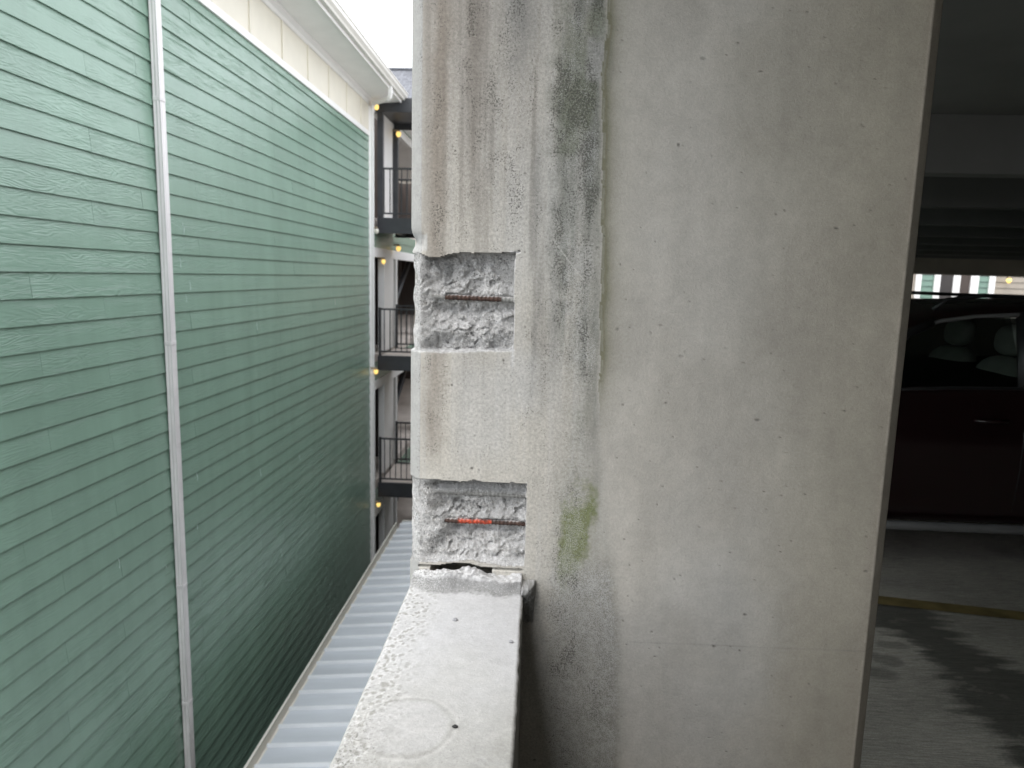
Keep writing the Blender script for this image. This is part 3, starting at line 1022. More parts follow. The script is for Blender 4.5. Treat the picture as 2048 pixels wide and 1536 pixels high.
def build_parapet():
    xo, xi = -0.2445, -0.022
    prof = [(xo, 0.0, 0), (xo, 0.6, 0), (xo, 0.9, 0)]
    for zz in (1.0, 1.06, 1.09, ZT - .006):
        prof.append((xo, zz, 0))
    xs = np.arange(xo + .005, xi - .003, 0.0022)
    prof += [(x, ZT, 1) for x in xs]
    for zz in (ZT - .003, ZT - .010, 1.08, 1.05, 1.0, 0.95, 0.9, 0.6, 0.3, 0.0):
        prof.append((xi, zz, 2))
    prof = np.array(prof)
    ys = np.concatenate([[GY0, -4, -1, 0, .3, .5], np.arange(0.62, 1.298, 0.0022), [1.2995]])
    X = np.repeat(prof[:, :1], len(ys), 1)
    Z = np.repeat(prof[:, 1:2], len(ys), 1)
    Kd = np.repeat(prof[:, 2:], len(ys), 1)
    Y = np.repeat(ys[None, :], len(prof), 0)
    top = Kd == 1
    inn = Kd == 2
    X0 = X.copy()
    # edges worn, inner arris slightly ragged and running out a touch
    X = X + np.where(inn, -0.005 * ss(0.8, 1.24, Y) + (fbm(Y * 40, Z * 20, 131) - .5) * .004, 0)
    X = X + np.where(Kd == 0, (fbm(Y * 30, Z * 30, 132) - .5) * .003, 0)
    tx = (X0 - xo) / (xi - xo)
    X = X + np.where(top, tx * (-0.005 * ss(0.8, 1.24, Y)), 0)
    yy_ = Y + (fbm(X0 * 18, Y * 0, 133) - .5) * .016 - 0.012 * ss(-0.21, -0.24, X0)
    mort = ss(1.256, 1.268, yy_)
    mtop = ss(1.266, 1.271, yy_)
    cove = np.exp(-np.clip(1.258 - Y, 0, 1) / 0.010) * (1 - mort)
    lip = 0.019 + (fbm(X0 * 30, Y * 30, 134, 4) - .5) * .010
    dz = top * ((fbm(X0 * 25, Y * 25, 135, 4) - .5) * .0016 + mort * lip + (1 - mort) * cove * .005)
    dz += top * mtop * .007 * bump_band(X0, -.18, -.10, .02) * (.5 + fbm(X0 * 60, Y * 60, 194))
    dz += top * mort * (vn(X0 * 160, Y * 160, 136) - .5) * .004
    Z = Z + dz + top * 0.002 * ss(.5, -.2, tx) * 0
    # ---- colour
    f2 = vn(X0 * 230, Y * 230, 141)
    f3 = vn(X0 * 420, Y * 420, 142)
    C = np.ones(X.shape + (3,)) * rgb(.40, .395, .375)
    C *= (0.85 + 0.3 * fbm(X0 * 9, Y * 9, 143, 4))[..., None]
    dust = ss(0.78, 1.10, Y + (fbm(X0 * 9, Y * 6, 144) - .5) * .25) * top
    lay(C, np.clip(dust * (0.82 + .25 * (f3 - .5)), 0, 1), rgb(.51, .51, .518))
    # drip-pocked margin on the outer side
    wv = fbm(X0 * 50, Y * 38, 145, 2)
    pock = ss(-0.150, -0.225, X0 + (fbm(X0 * 20, Y * 12, 146) - .5) * .05 + 0.06 * ss(1.15, 1.26, Y) * 0) * top
    wd_, wr_ = worley(X0 * 95 + 1.3 * fbm(X0 * 60, Y * 60, 192), Y * 72 + 1.3 * fbm(X0 * 60 + 7, Y * 60, 193), 147)
    cell = (wr_ > .25) * (.62 - wd_ * .8 * (0.8 + .5 * wr_)) + .18
    lay(C, pock * .25, rgb(.40, .395, .37))
    lay(C, pock * ss(.46, .62, cell) * .75, rgb(.27, .265, .24))
    lay(C, pock * (1 - ss(.04, .09, np.abs(cell - .40))) * .45, rgb(.68, .68, .68))
    # scattered drips in the dust
    dd_, dr_ = worley(X0 * 60, Y * 45, 148)
    dr = (dr_ > .72) * (1 - ss(.15, .32, dd_)) * top * ss(.35, .7, vn(X0 * 14, Y * 12, 149))
    lay(C, dr * .45, rgb(.36, .36, .36))
    lay(C, top * ss(.95, .70, Y) * ss(.42, .62, fbm(X0 * 16, Y * 16, 150, 5)) * .55, rgb(.33, .325, .295))
    # round patched recess
    rr = np.hypot(X0 + .166, (Y - .846) * 1.0) + (fbm(X0 * 30, Y * 30, 151) - .5) * .012
    lay(C, top * (1 - ss(.050, .058, rr)) * .30, rgb(.50, .495, .50))
    lay(C, top * np.exp(-((rr - .060) / .0032) ** 2) * .42 * (0.4 + .6 * vn(X0 * 40, Y * 40, 152)), rgb(.25, .245, .225))
    lay(C, top * np.exp(-((rr - .066) / .003) ** 2) * .3, rgb(.60, .59, .57))
    # mortar ledge: dark front, chalky top
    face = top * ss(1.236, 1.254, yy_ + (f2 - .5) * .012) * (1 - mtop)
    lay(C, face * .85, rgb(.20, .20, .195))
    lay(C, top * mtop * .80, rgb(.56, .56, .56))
    lay(C, top * mtop * bump_band(X0, -.185, -.085, .01) * (fbm(X0 * 140, Y * 140, 153, 2) > .5) * .6, rgb(.22, .22, .22))
    # inner face, dull
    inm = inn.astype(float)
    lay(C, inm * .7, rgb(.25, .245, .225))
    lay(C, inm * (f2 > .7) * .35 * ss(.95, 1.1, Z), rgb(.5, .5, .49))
    GD = .22 + top * (.30 * pock + .30 * ss(.95, .70, Y) + .3 * mtop) + .3 * inm
    GP = .10 + .6 * face + .35 * pock + .5 * inm * ss(.95, 1.1, Z) + .3 * top * ss(.95, .7, Y)
    GG = np.stack([GD, GP, .05 + top * (.30 * ss(1.0, .7, Y) + .35 * pock + .6 * mtop + .6 * face), GD * 0 + 1], -1)
    A = np.concatenate([np.clip(C, .02, .9), np.ones(X.shape + (1,))], -1)
    root = thing('parapet_wall', (-0.133, 0.6, 0), 'low concrete parapet wall under white dust, butting against the column', 'wall')
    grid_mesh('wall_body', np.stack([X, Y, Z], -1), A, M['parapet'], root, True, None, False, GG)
    return root


parapet = build_parapet()


def build_remnant():
    """ragged mortar left between the parapet end and the column"""
    us = np.linspace(0, 1, 34)
    vs_ = np.linspace(0, 1, 60)
    U, V = np.meshgrid(us, vs_, indexing='ij')
    # U runs round the block from its inner flank over the top/front edge, V from its top down
    Zz = 1.118 - V * 0.080 + (fbm(U * 6, V * 8, 161) - .5) * .006
    shrink = (1 - 0.85 * V) * (0.9 + .35 * (fbm(U * 5, V * 12, 162) - .5))
    ang = U * math.pi / 2
    Xx = -0.030 + 0.026 * np.sin(ang) * (1 - .1 * V)
    Yy = 1.2995 - 0.055 * np.cos(ang) * shrink
    Yy = np.minimum(Yy + (fbm(U * 20, V * 40, 163, 3) - .5) * .008, 1.2995)
    # cap row
    P = np.stack([Xx, Yy, Zz], -1)
    cap = P[:, :1].copy()
    cap[..., 1] = 1.2995
    cap[..., 2] += 0.004
    capb = (cap + P[:, :1]) / 2 + np.array([0, 0, .003])
    P = np.concatenate([cap, capb, P], 1)
    f = vn(P[..., 0] * 300 + P[..., 1] * 200, P[..., 2] * 300, 164)
    C = np.ones(P.shape) * rgb(.36, .355, .34) * (0.7 + .6 * fbm(P[..., 1] * 40, P[..., 2] * 40, 165))[..., None]
    lay(C, (f > .55) * .65 * ss(1.02, 1.10, P[..., 2]), rgb(.64, .64, .64))
    A = np.concatenate([np.clip(C, .02, .9), np.ones(P.shape[:2] + (1,))], -1)
    o = grid_mesh('mortar_remnant', P, A, M['broken'], parapet)
    o['label'] = 'ragged dusty mortar in the corner between parapet and column'


build_remnant()


def pebble(px, py, r, mat, label, seed):
    c = at(px, py, Z=ZT + .001)
    rng = random.Random(seed)
    vs, fs = [], []
    n, m = 10, 6
    for i in range(m + 1):
        ph = math.pi * i / m
        for k in range(n):
            th = 2 * math.pi * k / n
            q = r * (1 + rng.uniform(-.22, .22))
            vs.append((q * 1.25 * math.sin(ph) * math.cos(th), q * math.sin(ph) * math.sin(th), q * .55 * math.cos(ph)))
    for i in range(m):
        for k in range(n):
            fs.append((i * n + k, (i + 1) * n + k, (i + 1) * n + (k + 1) % n, i * n + (k + 1) % n))
    o = mesh_obj('concrete_chip', vs, fs, mat, None, False, (c[0], c[1], ZT + r * .45))
    fix_normals(o.data)
    tag(o, label, 'chip', 'chips lying on the parapet')


pebble(910, 1240, .0042, M['chip'], 'small grey concrete chip on the dusty parapet, the one nearest the column', 1)
pebble(1022, 1283, .0034, M['chip'], 'small grey concrete chip close to the inner edge of the parapet top', 2)
pebble(910, 1453, .0030, M['chip_dark'], 'tiny black bit of grit beside the round patch on the parapet', 3)

# upper-level spandrel beyond the picture's top, unseen and kept low to let sky light into the gap
tag(box('upper_spandrel', (-0.2445, GY0, 2.62), (-0.035, 24, 2.88), M['outer'], bev=.01), 'unseen low concrete spandrel over the parapet, cut down to admit sky light', 'spandrel')

# ------------------------------------------------------------------ green house with lap siding
WX = -3.48
WE = 14.06
YS = 1.25
SE = 13.86
house = thing('green_house', (-6, 8, -6), 'green house wall of horizontal lap siding with white eave and downspouts', 'house')
box('wall_backing', (-11, 1.2, -6), (WX - .016, WE - .012, 4.95), M['backing'], house)
EXPO = 0.18


def plank(y0, y1, z, mat, parent, x=WX, h=0.212):
    rv = random.uniform(-.0015, .0015)
    pr = [(x - .015, z + h), (x - .008, z + h), (x + .0105 + rv, z + .0015), (x + .009 + rv, z), (x - .001, z)]
    o = sweep('plank', [(p[0] - x, p[1] - z) for p in pr], -(y1 - y0) / 2, (y1 - y0) / 2, mat, None)
    o.location = (x, (y0 + y1) / 2, z + random.uniform(-.0012, .0012))
    adopt(o, parent)
    return o


k0, k1_ = -42, 14
for k in range(k0, k1_ + 1):
    z = 1.65 + EXPO * k
    md = k % 3
    base = {2: 5.39, 0: 6.07, 1: 7.03}[md] if k >= 0 else {1: 5.46, 0: 6.80, 2: 8.38}[md]
    cuts = [base + 3.66 * j + (random.uniform(-.05, .05) if j else 0) + random.uniform(-.012, .012) for j in range(-2, 4)]
    if k == -11:
        cuts.append(4.42)
    cuts = sorted(c for c in cuts if YS + .3 < c < SE - .3)
    ys = [YS] + cuts + [SE]
    h = 0.212 if z + .212 < 4.30 else 4.30 - z
    for a, b in zip(ys[:-1], ys[1:]):
        if b - a > .05:
            plank(a + .0012, b - .0012, z, M['siding'], house, h=h)
for (y, z, hh) in ((6.74, 2.02, .10), (6.66, 1.70, .10), (6.82, 1.49, .09), (6.745, 1.375, .07), (8.40, .985, .09), (8.38, -.83, .10), (6.81, -.43, .11), (6.775, -.93, .10), (8.99, -2.12, .1), (9.78, -.99, .1), (5.45, -.78, .13), (6.16, -1.08, .1), (9.70, 1.28, .08), (11.6, 1.17, .09), (7.2, 2.9, .05)):
    kk = math.floor((z - 1.65) / EXPO)
    zb = 1.65 + EXPO * kk
    n = 6
    vs, fs = [], []
    for i in range(n + 1):
        zz = z + hh * i / n
        xs_ = WX + .0125 - (zz - zb) / .212 * .0185
        wob = .006 * math.sin(i * 1.3 + y * 9) + random.uniform(-.003, .003)
        wd = .0035 * (0.5 + random.random())
        vs += [(xs_, y + wob - wd, zz), (xs_ + .002, y + wob, zz), (xs_, y + wob + wd, zz)]
        if i:
            b_ = (i - 1) * 3
            fs += [(b_, b_ + 1, b_ + 4, b_ + 3), (b_ + 1, b_ + 2, b_ + 5, b_ + 4)]
    o = mesh_obj('caulk_smear', vs, fs, M['caulk'], house)
# frieze
box('frieze_trim', (WX - .012, YS, 4.265), (WX + .026, SE, 4.355), M['white_trim'], house, .003)
bys = [1.62, 2.6, 3.56, 4.53, 5.50, 6.47, 7.46, 8.43, 9.44, 10.42, 11.39, 12.38, 13.30]
prev = YS
for y in bys + [SE]:
    if y - prev > .06:
        box('frieze_panel', (WX - .012, prev + .001, 4.356), (WX + .006, y - .001, 4.84), M['cream'], house, .001)
    prev = y
for y in bys:
    box('batten', (WX + .0065, y - .027, 4.357), (WX + .024, y + .027, 4.838), M['cream'], house, .002)
sweep('bed_moulding', [(WX - .012, 4.841), (WX + .020, 4.841), (WX + .030, 4.855), (WX + .034, 4.89), (WX + .075, 4.925), (WX + .075, 4.948), (WX - .012, 4.948)], YS, WE, M['white_trim'], house)
box('corner_board', (WX - .012, SE + .001, -6), (WX + .022, WE, 4.84), M['white_trim'], house, .003)
# eave
EX = -2.955
sweep('soffit', [(WX + .05, 4.95), (EX, 4.985), (EX, 5.0), (WX + .05, 4.965)], 1.0, WE + .25, M['soffit'], house)
sweep('fascia', [(EX + .001, 4.965), (EX + .026, 4.965), (EX + .026, 5.16), (EX + .001, 5.16)], 1.0, WE + .26, M['white_trim'], house)
gp = [(EX + .028, 5.155), (EX + .028, 5.012), (EX + .085, 5.012), (EX + .095, 5.045), (EX + .125, 5.085), (EX + .130, 5.13), (EX + .142, 5.14), (EX + .142, 5.155), (EX + .128, 5.155), (EX + .118, 5.13), (EX + .112, 5.09), (EX + .08, 5.052), (EX + .075, 5.022), (EX + .038, 5.022), (EX + .038, 5.155)]
gut = sweep('gutter', gp, 1.0, WE + .30, M['gutter'], house)
gp2 = [(EX + .029, 5.015), (EX + .085, 5.013), (EX + .13, 5.13), (EX + .14, 5.153), (EX + .03, 5.153)]
sweep('end_cap', gp2, WE + .301, WE + .306, M['gutter'], gut)
sweep('roof', [(EX + .06, 5.175), (EX + .06, 5.19), (-8, 7.55), (-8, 7.53)], 1.0, WE + .30, M['shingle'], house)
sweep('roof_under', [(EX + .03, 5.162), (EX + .03, 5.172), (-8, 7.52), (-8, 5.2)], 1.0, WE + .2, M['soffit'], house)


def rect_pipe(name, path, wy, wx, mat, parent, corr=0.0035):
    """corrugated rectangular downspout following path (points), cross-section wx by wy"""
    # ring of the section in local (a, b), a along x-ish, b along y
    ring = []
    nx, ny = 9, 11
    hx, hy = wx / 2, wy / 2
    for i in range(ny):
        s = i / (ny - 1)
        ring.append((hx - (corr if i % 4 in (2, 3) and 0 < i < ny - 1 else 0), -hy + wy * s))
    for i in range(1, nx):
        s = i / (nx - 1)
        ring.append((hx - wx * s, hy - (corr if i % 4 in (2, 3) and i < nx - 1 else 0)))
    for i in range(1, ny):
        s = i / (ny - 1)
        ring.append((-hx + (corr if i % 4 in (2, 3) and i < ny - 1 else 0), hy - wy * s))
    for i in range(1, nx - 1):
        s = i / (nx - 1)
        ring.append((-hx + wx * s, -hy + (corr if i % 4 in (2, 3) else 0)))
    n = len(ring)
    pts = [Vector(p) for p in path]
    vs, fs = [], []
    for i, p in enumerate(pts):
        d = (pts[min(i + 1, len(pts) - 1)] - pts[max(i - 1, 0)]).normalized()
        b = Vector((0, 1, 0))
        b = (b - d * b.dot(d)).normalized()
        a = b.cross(d).normalized()
        if a.x < 0 and abs(a.x) > .3:
            a = -a
        for (ra, rb) in ring:
            vs.append(p + a * ra + b * rb)
    for i in range(len(pts) - 1):
        for k in range(n):
            fs.append((i * n + k, i * n + (k + 1) % n, (i + 1) * n + (k + 1) % n, (i + 1) * n + k))
    fs += [tuple(range(n)), tuple((len(pts) - 1) * n + k for k in range(n - 1, -1, -1))]
    o = mesh_obj(name, vs, fs, mat, parent)
    fix_normals(o.data)
    return o


px_ = WX + .048
dp = rect_pipe('downspout', [(px_, 6.33, -6), (px_, 6.33, 4.80), (px_ + .03, 6.33, 4.88), (EX + .03, 6.33, 4.93), (EX + .07, 6.33, 5.01)], .085, .062, M['pipe'], house)
dp['label'] = 'weathered white corrugated downspout nearest the camera'
for z in (3.15, 1.02, -1.33, -2.55):
    box('coupling', (px_ - .034, 6.33 - .0455, z - .018), (px_ + .034, 6.33 + .0455, z + .018), M['pipe'], dp, .003)
dp2 = rect_pipe('downspout', [(px_, 13.95, -6), (px_, 13.95, 4.72), (px_ + .01, 13.93, 4.80), (px_ + .06, 13.85, 4.86), (-2.98, 13.28, 4.80), (-2.93, 13.24, 4.83), (-2.915, 13.22, 4.88), (-2.915, 13.22, 5.015)], .075, .058, M['white_trim'], house)
dp2['label'] = 'white downspout at the house corner with an elbow to the gutter'
for z in (3.9, 1.2, -1.2):
    box('coupling', (px_ - .032, 13.95 - .042, z - .02), (px_ + .032, 13.95 + .042, z + .02), M['white_trim'], dp2, .003)

# ------------------------------------------------------------------ metal awning roof between the buildings
aw = thing('metal_roof', (-1.6, 7, -6), 'low ribbed galvanised metal roof with a gutter edge below the parapet', 'roof')
AX, AZ, BX, BZ = -2.62, -2.985, -0.27, -2.76
AY1 = 12.9


def roof_z(x):
    return AZ + (BZ - AZ) * (x - AX) / (BX - AX)


ry = [0.2 + .306 * i for i in range(42)]
ry = [y for y in ry if y < AY1 - .05]
for i, y in enumerate(ry):
    y2 = ry[i + 1] if i + 1 < len(ry) else AY1
    # pan with slightly raised centre stiffening
    vs, fs = [], []
    for (x, z) in ((AX, AZ), ((AX + BX) / 2, roof_z((AX + BX) / 2)), (BX, BZ)):
        j = random.uniform(-.003, .003)
        vs += [(x, y, z), (x, y + .10, z + .003 + j), (x, y + .20, z + .003 - j), (x, y2, z), (x, y2, z - .02), (x, y, z - .02)]
    for a in (0, 6):
        for q in range(6):
            fs.append((a + q, a + (q + 1) % 6, a + 6 + (q + 1) % 6, a + 6 + q))
    fs += [(0, 1, 2, 3, 4, 5), (17, 16, 15, 14, 13, 12)]
    o = mesh_obj('roof_panel', vs, fs, M['zinc'], aw)
    fix_normals(o.data)
    vs, fs = [], []
    for (x, z) in ((AX - .012, AZ), (BX, BZ)):
        vs += [(x, y - .019, z + .001), (x, y - .009, z + .034), (x, y + .009, z + .034), (x, y + .019, z + .001)]
    fs = [(0, 1, 5, 4), (1, 2, 6, 5), (2, 3, 7, 6), (0, 3, 2, 1), (4, 5, 6, 7), (0, 4, 7, 3)]
    o = mesh_obj('seam_rib', vs, fs, M['zinc_rib'], aw)
    fix_normals(o.data)
gx = AX - .005
sweep('gutter', [(gx, AZ - .03), (gx, AZ - .13), (gx - .09, AZ - .13), (gx - .10, AZ - .03), (gx - .115, AZ - .012), (gx - .115, AZ - .002), (gx - .09, AZ - .002), (gx - .082, AZ - .12), (gx - .012, AZ - .12), (gx - .010, AZ - .03)], 0.2, AY1, M['gutter'], aw)
box('end_flashing', (AX, AY1 + .001, AZ - .1), (BX, AY1 + .02, AZ + .035), M['gutter'], aw)
for y in (1.0, 5.0, 9.0, 12.6):
    box('post', (AX + .15, y - .06, -6), (AX + .27, y + .06, AZ - .03), M['steel'], aw, .004)
lowwall = tag(box('lower_garage_wall', (-0.26, GY0, -6), (-0.05, 24, -0.46), M['outer'], bev=.01), 'lower concrete garage wall behind the metal roof', 'wall')

# ------------------------------------------------------------------ breezeway wing behind the house corner
wing = thing('breezeway_wing', (-5, 18, -6), 'rear wing with white piers, dark breezeway openings and green siding bands', 'building')
VX = -3.47
LV = [2.80, 0.04, -2.65, -5.36]
for li, zf in enumerate(LV):
    box('floor_slab', (-7.5, WE + .02, zf - .22), (VX - .02, 29.6, zf), M['deck'], wing)
    box('header', (VX - .10, 14.22, zf + 1.98), (VX + .02, 29.6, zf + 2.17), M['white_trim'], wing, .004)
    box('pier', (VX - .12, 15.06, zf + .001), (VX + .015, 15.98, zf + 1.979), M['white_trim'], wing, .004)
    box('pier', (VX - .12, 16.18, zf + .001), (VX + .03, 16.34, zf + 1.979), M['white_trim'], wing, .004)
    box('pier', (VX - .10, 14.10, zf + .001), (VX + .012, 14.24, zf + 2.17), M['white_trim'], wing, .004)
    for y in (19.5, 23.0):
        box('pier', (VX - .12, y, zf + .001), (VX + .015, y + .5, zf + 1.979), M['white_trim'], wing, .004)
    for j in range(2):
        o = sweep('plank', [(-.02, 0.198), (-.008, 0.198), (.010, .0), (0, 0)], -7.6, 7.6, M['siding'], None)
        o.location = (VX + .004, 21.85, zf + 2.172 + .17 * j)
        adopt(o, wing)
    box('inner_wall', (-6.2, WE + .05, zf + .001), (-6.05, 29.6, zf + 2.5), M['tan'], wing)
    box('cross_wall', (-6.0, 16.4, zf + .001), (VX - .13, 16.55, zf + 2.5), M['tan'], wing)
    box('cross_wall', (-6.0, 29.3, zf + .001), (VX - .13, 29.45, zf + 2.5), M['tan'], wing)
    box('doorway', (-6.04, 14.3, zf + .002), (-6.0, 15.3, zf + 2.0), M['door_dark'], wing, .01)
    if li < 3:
        sweep_pts = None
        tube('stair_stringer', [(VX - .5, 22, zf + .1), (VX - .5, 17, zf - 2.6)], .08, M['steel'], wing, 6, smooth=False)
sweep('soffit', [(-7.5, 5.0), (-2.9, 5.0), (-2.9, 5.03), (-7.5, 5.03)], 16.45, 26.2, M['soffit'], wing)
sweep('fascia', [(-2.899, 4.98), (-2.87, 4.98), (-2.87, 5.17), (-2.899, 5.17)], 16.45, 26.2, M['white_trim'], wing)
sweep('roof', [(-2.84, 5.19), (-2.84, 5.21), (-7.5, 7.3), (-7.5, 7.28)], 16.45, 26.2, M['shingle'], wing)

far = thing('gabled_house', (-6, 33, -6), 'distant house with a grey shingle roof just above the canopy', 'house')
box('wall', (-16, 30.6, -6), (8, 38, 6.6), M['stone_far'], far)
vs = [(-16.5, 30.0, 6.4), (8.5, 30.0, 6.4), (8.5, 33.8, 10.9), (-16.5, 33.8, 10.9), (8.5, 38.6, 6.4), (-16.5, 38.6, 6.4), (-16.5, 30.0, 6.2), (8.5, 30, 6.2), (8.5, 38.6, 6.2), (-16.5, 38.6, 6.2)]
o = mesh_obj('roof', vs, [(0, 1, 2, 3), (3, 2, 4, 5), (6, 9, 8, 7), (0, 6, 7, 1), (4, 8, 9, 5), (0, 3, 5, 9, 6), (1, 7, 8, 4, 2)], M['shingle'], far)
fix_normals(o.data)
box('ridge_cap', (-16.5, 33.7, 10.88), (8.5, 33.9, 10.95), M['shingle'], far)

# ------------------------------------------------------------------ steel walkways
WY0, WY1, WXL, WXR = 14.30, 16.0, -3.42, -0.27


def railing(parent, y, z, x0, x1):
    box('top_rail', (x0, y - .02, z + .93), (x1, y + .02, z + .965), M['grille'], parent, .004)
    box('bottom_rail', (x0, y - .015, z + .07), (x1, y + .015, z + .10), M['grille'], parent, .003)
    n = int((x1 - x0) / .115)
    for i in range(1, n):
        x = x0 + (x1 - x0) * i / n
        box('baluster', (x - .008, y - .008, z + .1005), (x + .008, y + .008, z + .9295), M['grille'], parent)
    for x in (x0, x1 - .045):
        box('rail_post', (x - .001, y - .024, z), (x + .046, y + .024, z + .98), M['grille'], parent, .004)


wl = ['top steel walkway with black railing, hung under the canopy', 'middle steel walkway with black railing and pale deck', 'lowest steel walkway with black railing above the metal roof']
for li in range(3):
    zf = LV[li] - .02
    wk = thing('steel_walkway', (-1.9, 15.2, zf - .3), wl[li], 'walkway', 'steel walkways between the buildings')
    box('deck', (WXL + .02, WY0 + .05, zf - .06), (WXR, WY1 - .05, zf), M['deck'], wk)
    for y in (WY0, WY1 - .05):
        v = [(0, -.30), (.07, -.30), (.07, -.285), (.012, -.285), (.012, -.015), (.07, -.015), (.07, 0), (0, 0)]
        sgn = 1 if y == WY0 else -1
        yb = y if y == WY0 else y + .05
        vs = [(WXL, yb + sgn * p[0], zf + p[1] + .012) for p in v] + [(WXR, yb + sgn * p[0], zf + p[1] + .012) for p in v]
        n = 8
        o = mesh_obj('channel_beam', vs, [(i, (i + 1) % n, n + (i + 1) % n, n + i) for i in range(n)] + [tuple(range(n)), tuple(range(2 * n - 1, n - 1, -1))], M['steel'], wk)
        fix_normals(o.data)
    for x in (-3.2, -2.2, -1.2):
        box('joist', (x - .04, WY0 + .075, zf - .25), (x + .04, WY1 - .075, zf - .062), M['steel'], wk)
    railing(wk, WY0 + .03, zf + .015, WXL + .02, WXR)
    railing(wk, WY1 - .03, zf + .015, WXL + .02, WXR)
    # bolts on the end plate
    for j in range(3):
        tube('bolt', [(WXL + .04, WY0 - .012, zf - .06 - .08 * j), (WXL + .04, WY0 + .002, zf - .06 - .08 * j)], .012, M['grille'], wk, 6, smooth=False)
can = thing('steel_canopy', (-1.9, 15.2, 2.8), 'flat charcoal steel canopy on slim posts over the top walkway', 'canopy')
box('fascia_beam', (WXL - .02, WY0 - .03, 4.80), (WXR, WY0 + .05, 5.06), M['steel'], can, .004)
box('fascia_beam', (WXL - .02, WY1 - .05, 4.80), (WXR, WY1 + .03, 5.06), M['steel'], can, .004)
box('roof_sheet', (WXL - .02, WY0 + .051, 4.90), (WXR, WY1 - .051, 5.0), M['steel'], can)
for (x, y) in ((-3.36, WY0 + .05), (-3.40, WY1 - .05), (-1.6, WY0 + .05), (-1.6, WY1 - .05)):
    box('post', (x - .055, y - .055, LV[0]), (x + .055, y + .055, 4.80), M['steel'], can, .004)


# ------------------------------------------------------------------ lamps
def lamp(c, mat, label, side=(1, 0), r=.062):
    c = Vector(c)
    e = thing('wall_lamp', tuple(c), label, 'lamp', 'lamps along the walkways')
    n, m = 12, 9
    vs, fs = [], []
    prof = [(0.001, -1.25), (.35, -1.15), (.72, -.8), (.95, -.35), (1.0, .1), (.92, .5), (.72, .85), (.5, 1.0), (.001, 1.0)]
    for (pr, pz) in prof:
        for k in range(n):
            th = 2 * math.pi * k / n
            vs.append((c.x + r * pr * math.cos(th), c.y + r * pr * math.sin(th), c.z + r * pz))
    for i in range(len(prof) - 1):
        for k in range(n):
            fs.append((i * n + k, i * n + (k + 1) % n, (i + 1) * n + (k + 1) % n, (i + 1) * n + k))
    o = mesh_obj('globe', vs, fs, mat, e, True)
    fix_normals(o.data)
    tube('lamp_holder', [(c.x, c.y, c.z + r * .9), (c.x, c.y, c.z + r * 1.7)], r * .7, M['brass'], e, 10, [r * .75, r * .45])
    q = (c.x - .11 * side[0], c.y + .11 * side[1], c.z + r * 1.35)
    tube('lamp_arm', [(c.x, c.y, c.z + r * 1.5), q], .018, M['brass'], e, 6)
    return e


G, GO = M['globe'], M['globe_off']
for (px, py, X, mat, lb) in (
        (753, 214, -3.36, G, 'lit amber lamp under the eave by the downspout elbow'),
        (797, 268, -3.30, G, 'lit amber lamp beyond the slim canopy post'),
        (753, 462, -3.36, GO, 'unlit white lamp at the house corner beside the top walkway beam'),
        (797, 497, -3.32, G, 'lit amber lamp on the green band above a white header'),
        (767, 523, -3.42, G, 'lit amber lamp hanging in front of the dark doorway below the white header'),
        (752, 743, -3.36, G, 'lit amber lamp at the house corner under the middle walkway'),
        (757, 1009, -3.36, G, 'lit amber lamp at the house corner under the lowest walkway')):
    p = at(px, py, X=X)
    lamp(p, mat, lb, r=.046 if p[1] < 15 else .054)

# ------------------------------------------------------------------ neighbour seen through the far garage opening
FY = 24.0
nb = thing('pale_neighbour_house', (15, 26, -6), 'pale neighbour house with green panels seen over the car roof', 'house')


def nbx(px):
    return at(px, 570, Y=FY)[0]


box('wall', (4, FY + .06, -6), (30, FY + 8, 6.5), M['stone_far'], nb)
for k in range(20):
    z = 0.4 + .19 * k
    for (a, b) in ((nbx(1991), 30),):
        vs = [(a, FY + .058, z + .19), (b, FY + .058, z + .19), (b, FY + .035, z + .003), (a, FY + .035, z + .003), (b, FY + .058, z), (a, FY + .058, z)]
        o = mesh_obj('plank', vs, [(3, 2, 1, 0), (5, 4, 2, 3)], M['stone_far'], nb)
for (a, b) in ((1842, 1868), (1957, 1978)):
    for k in range(20):
        z = 0.4 + .19 * k
        x0, x1 = nbx(a), nbx(b)
        vs = [(x0, FY + .058, z + .19), (x1, FY + .058, z + .19), (x1, FY + .03, z + .003), (x0, FY + .03, z + .003), (x1, FY + .058, z), (x0, FY + .058, z)]
        mesh_obj('plank', vs, [(3, 2, 1, 0), (5, 4, 2, 3)], M['siding_far'], nb)
for (a, b) in ((1831, 1842), (1868, 1880), (1906, 1920), (1941, 1957), (1978, 1990)):
    box('trim_board', (nbx(a), FY - .01, -1), (nbx(b), FY + .055, 5), M['white_trim'], nb, .004)
box('doorway', (nbx(1881), FY + .02, -1), (nbx(1905), FY + .056, 4), M['door_dark'], nb)
box('wall_panel', (nbx(1921), FY + .03, -1), (nbx(1940), FY + .056, 5), M['tan'], nb)
p = at(2018, 561, Y=FY - .16)
e = lamp(p, G, 'lit amber lamp on the pale wall seen over the car roof', (0, 1), .075)

# ------------------------------------------------------------------ parked car
def car_paint():
    m, t, b = newmat('dark_maroon_paint')
    v = coords(t)
    c = ramp(t, noise(t, v, 400, 2), [(0.3, (.010, .0022, .003)), (0.7, (.014, .003, .004))])
    t.links.new(c, b.inputs['Base Color'])
    b.inputs['Roughness'].default_value = 0.30
    b.inputs['Coat Weight'].default_value = 1.0
    b.inputs['Coat Roughness'].default_value = 0.04
    return m


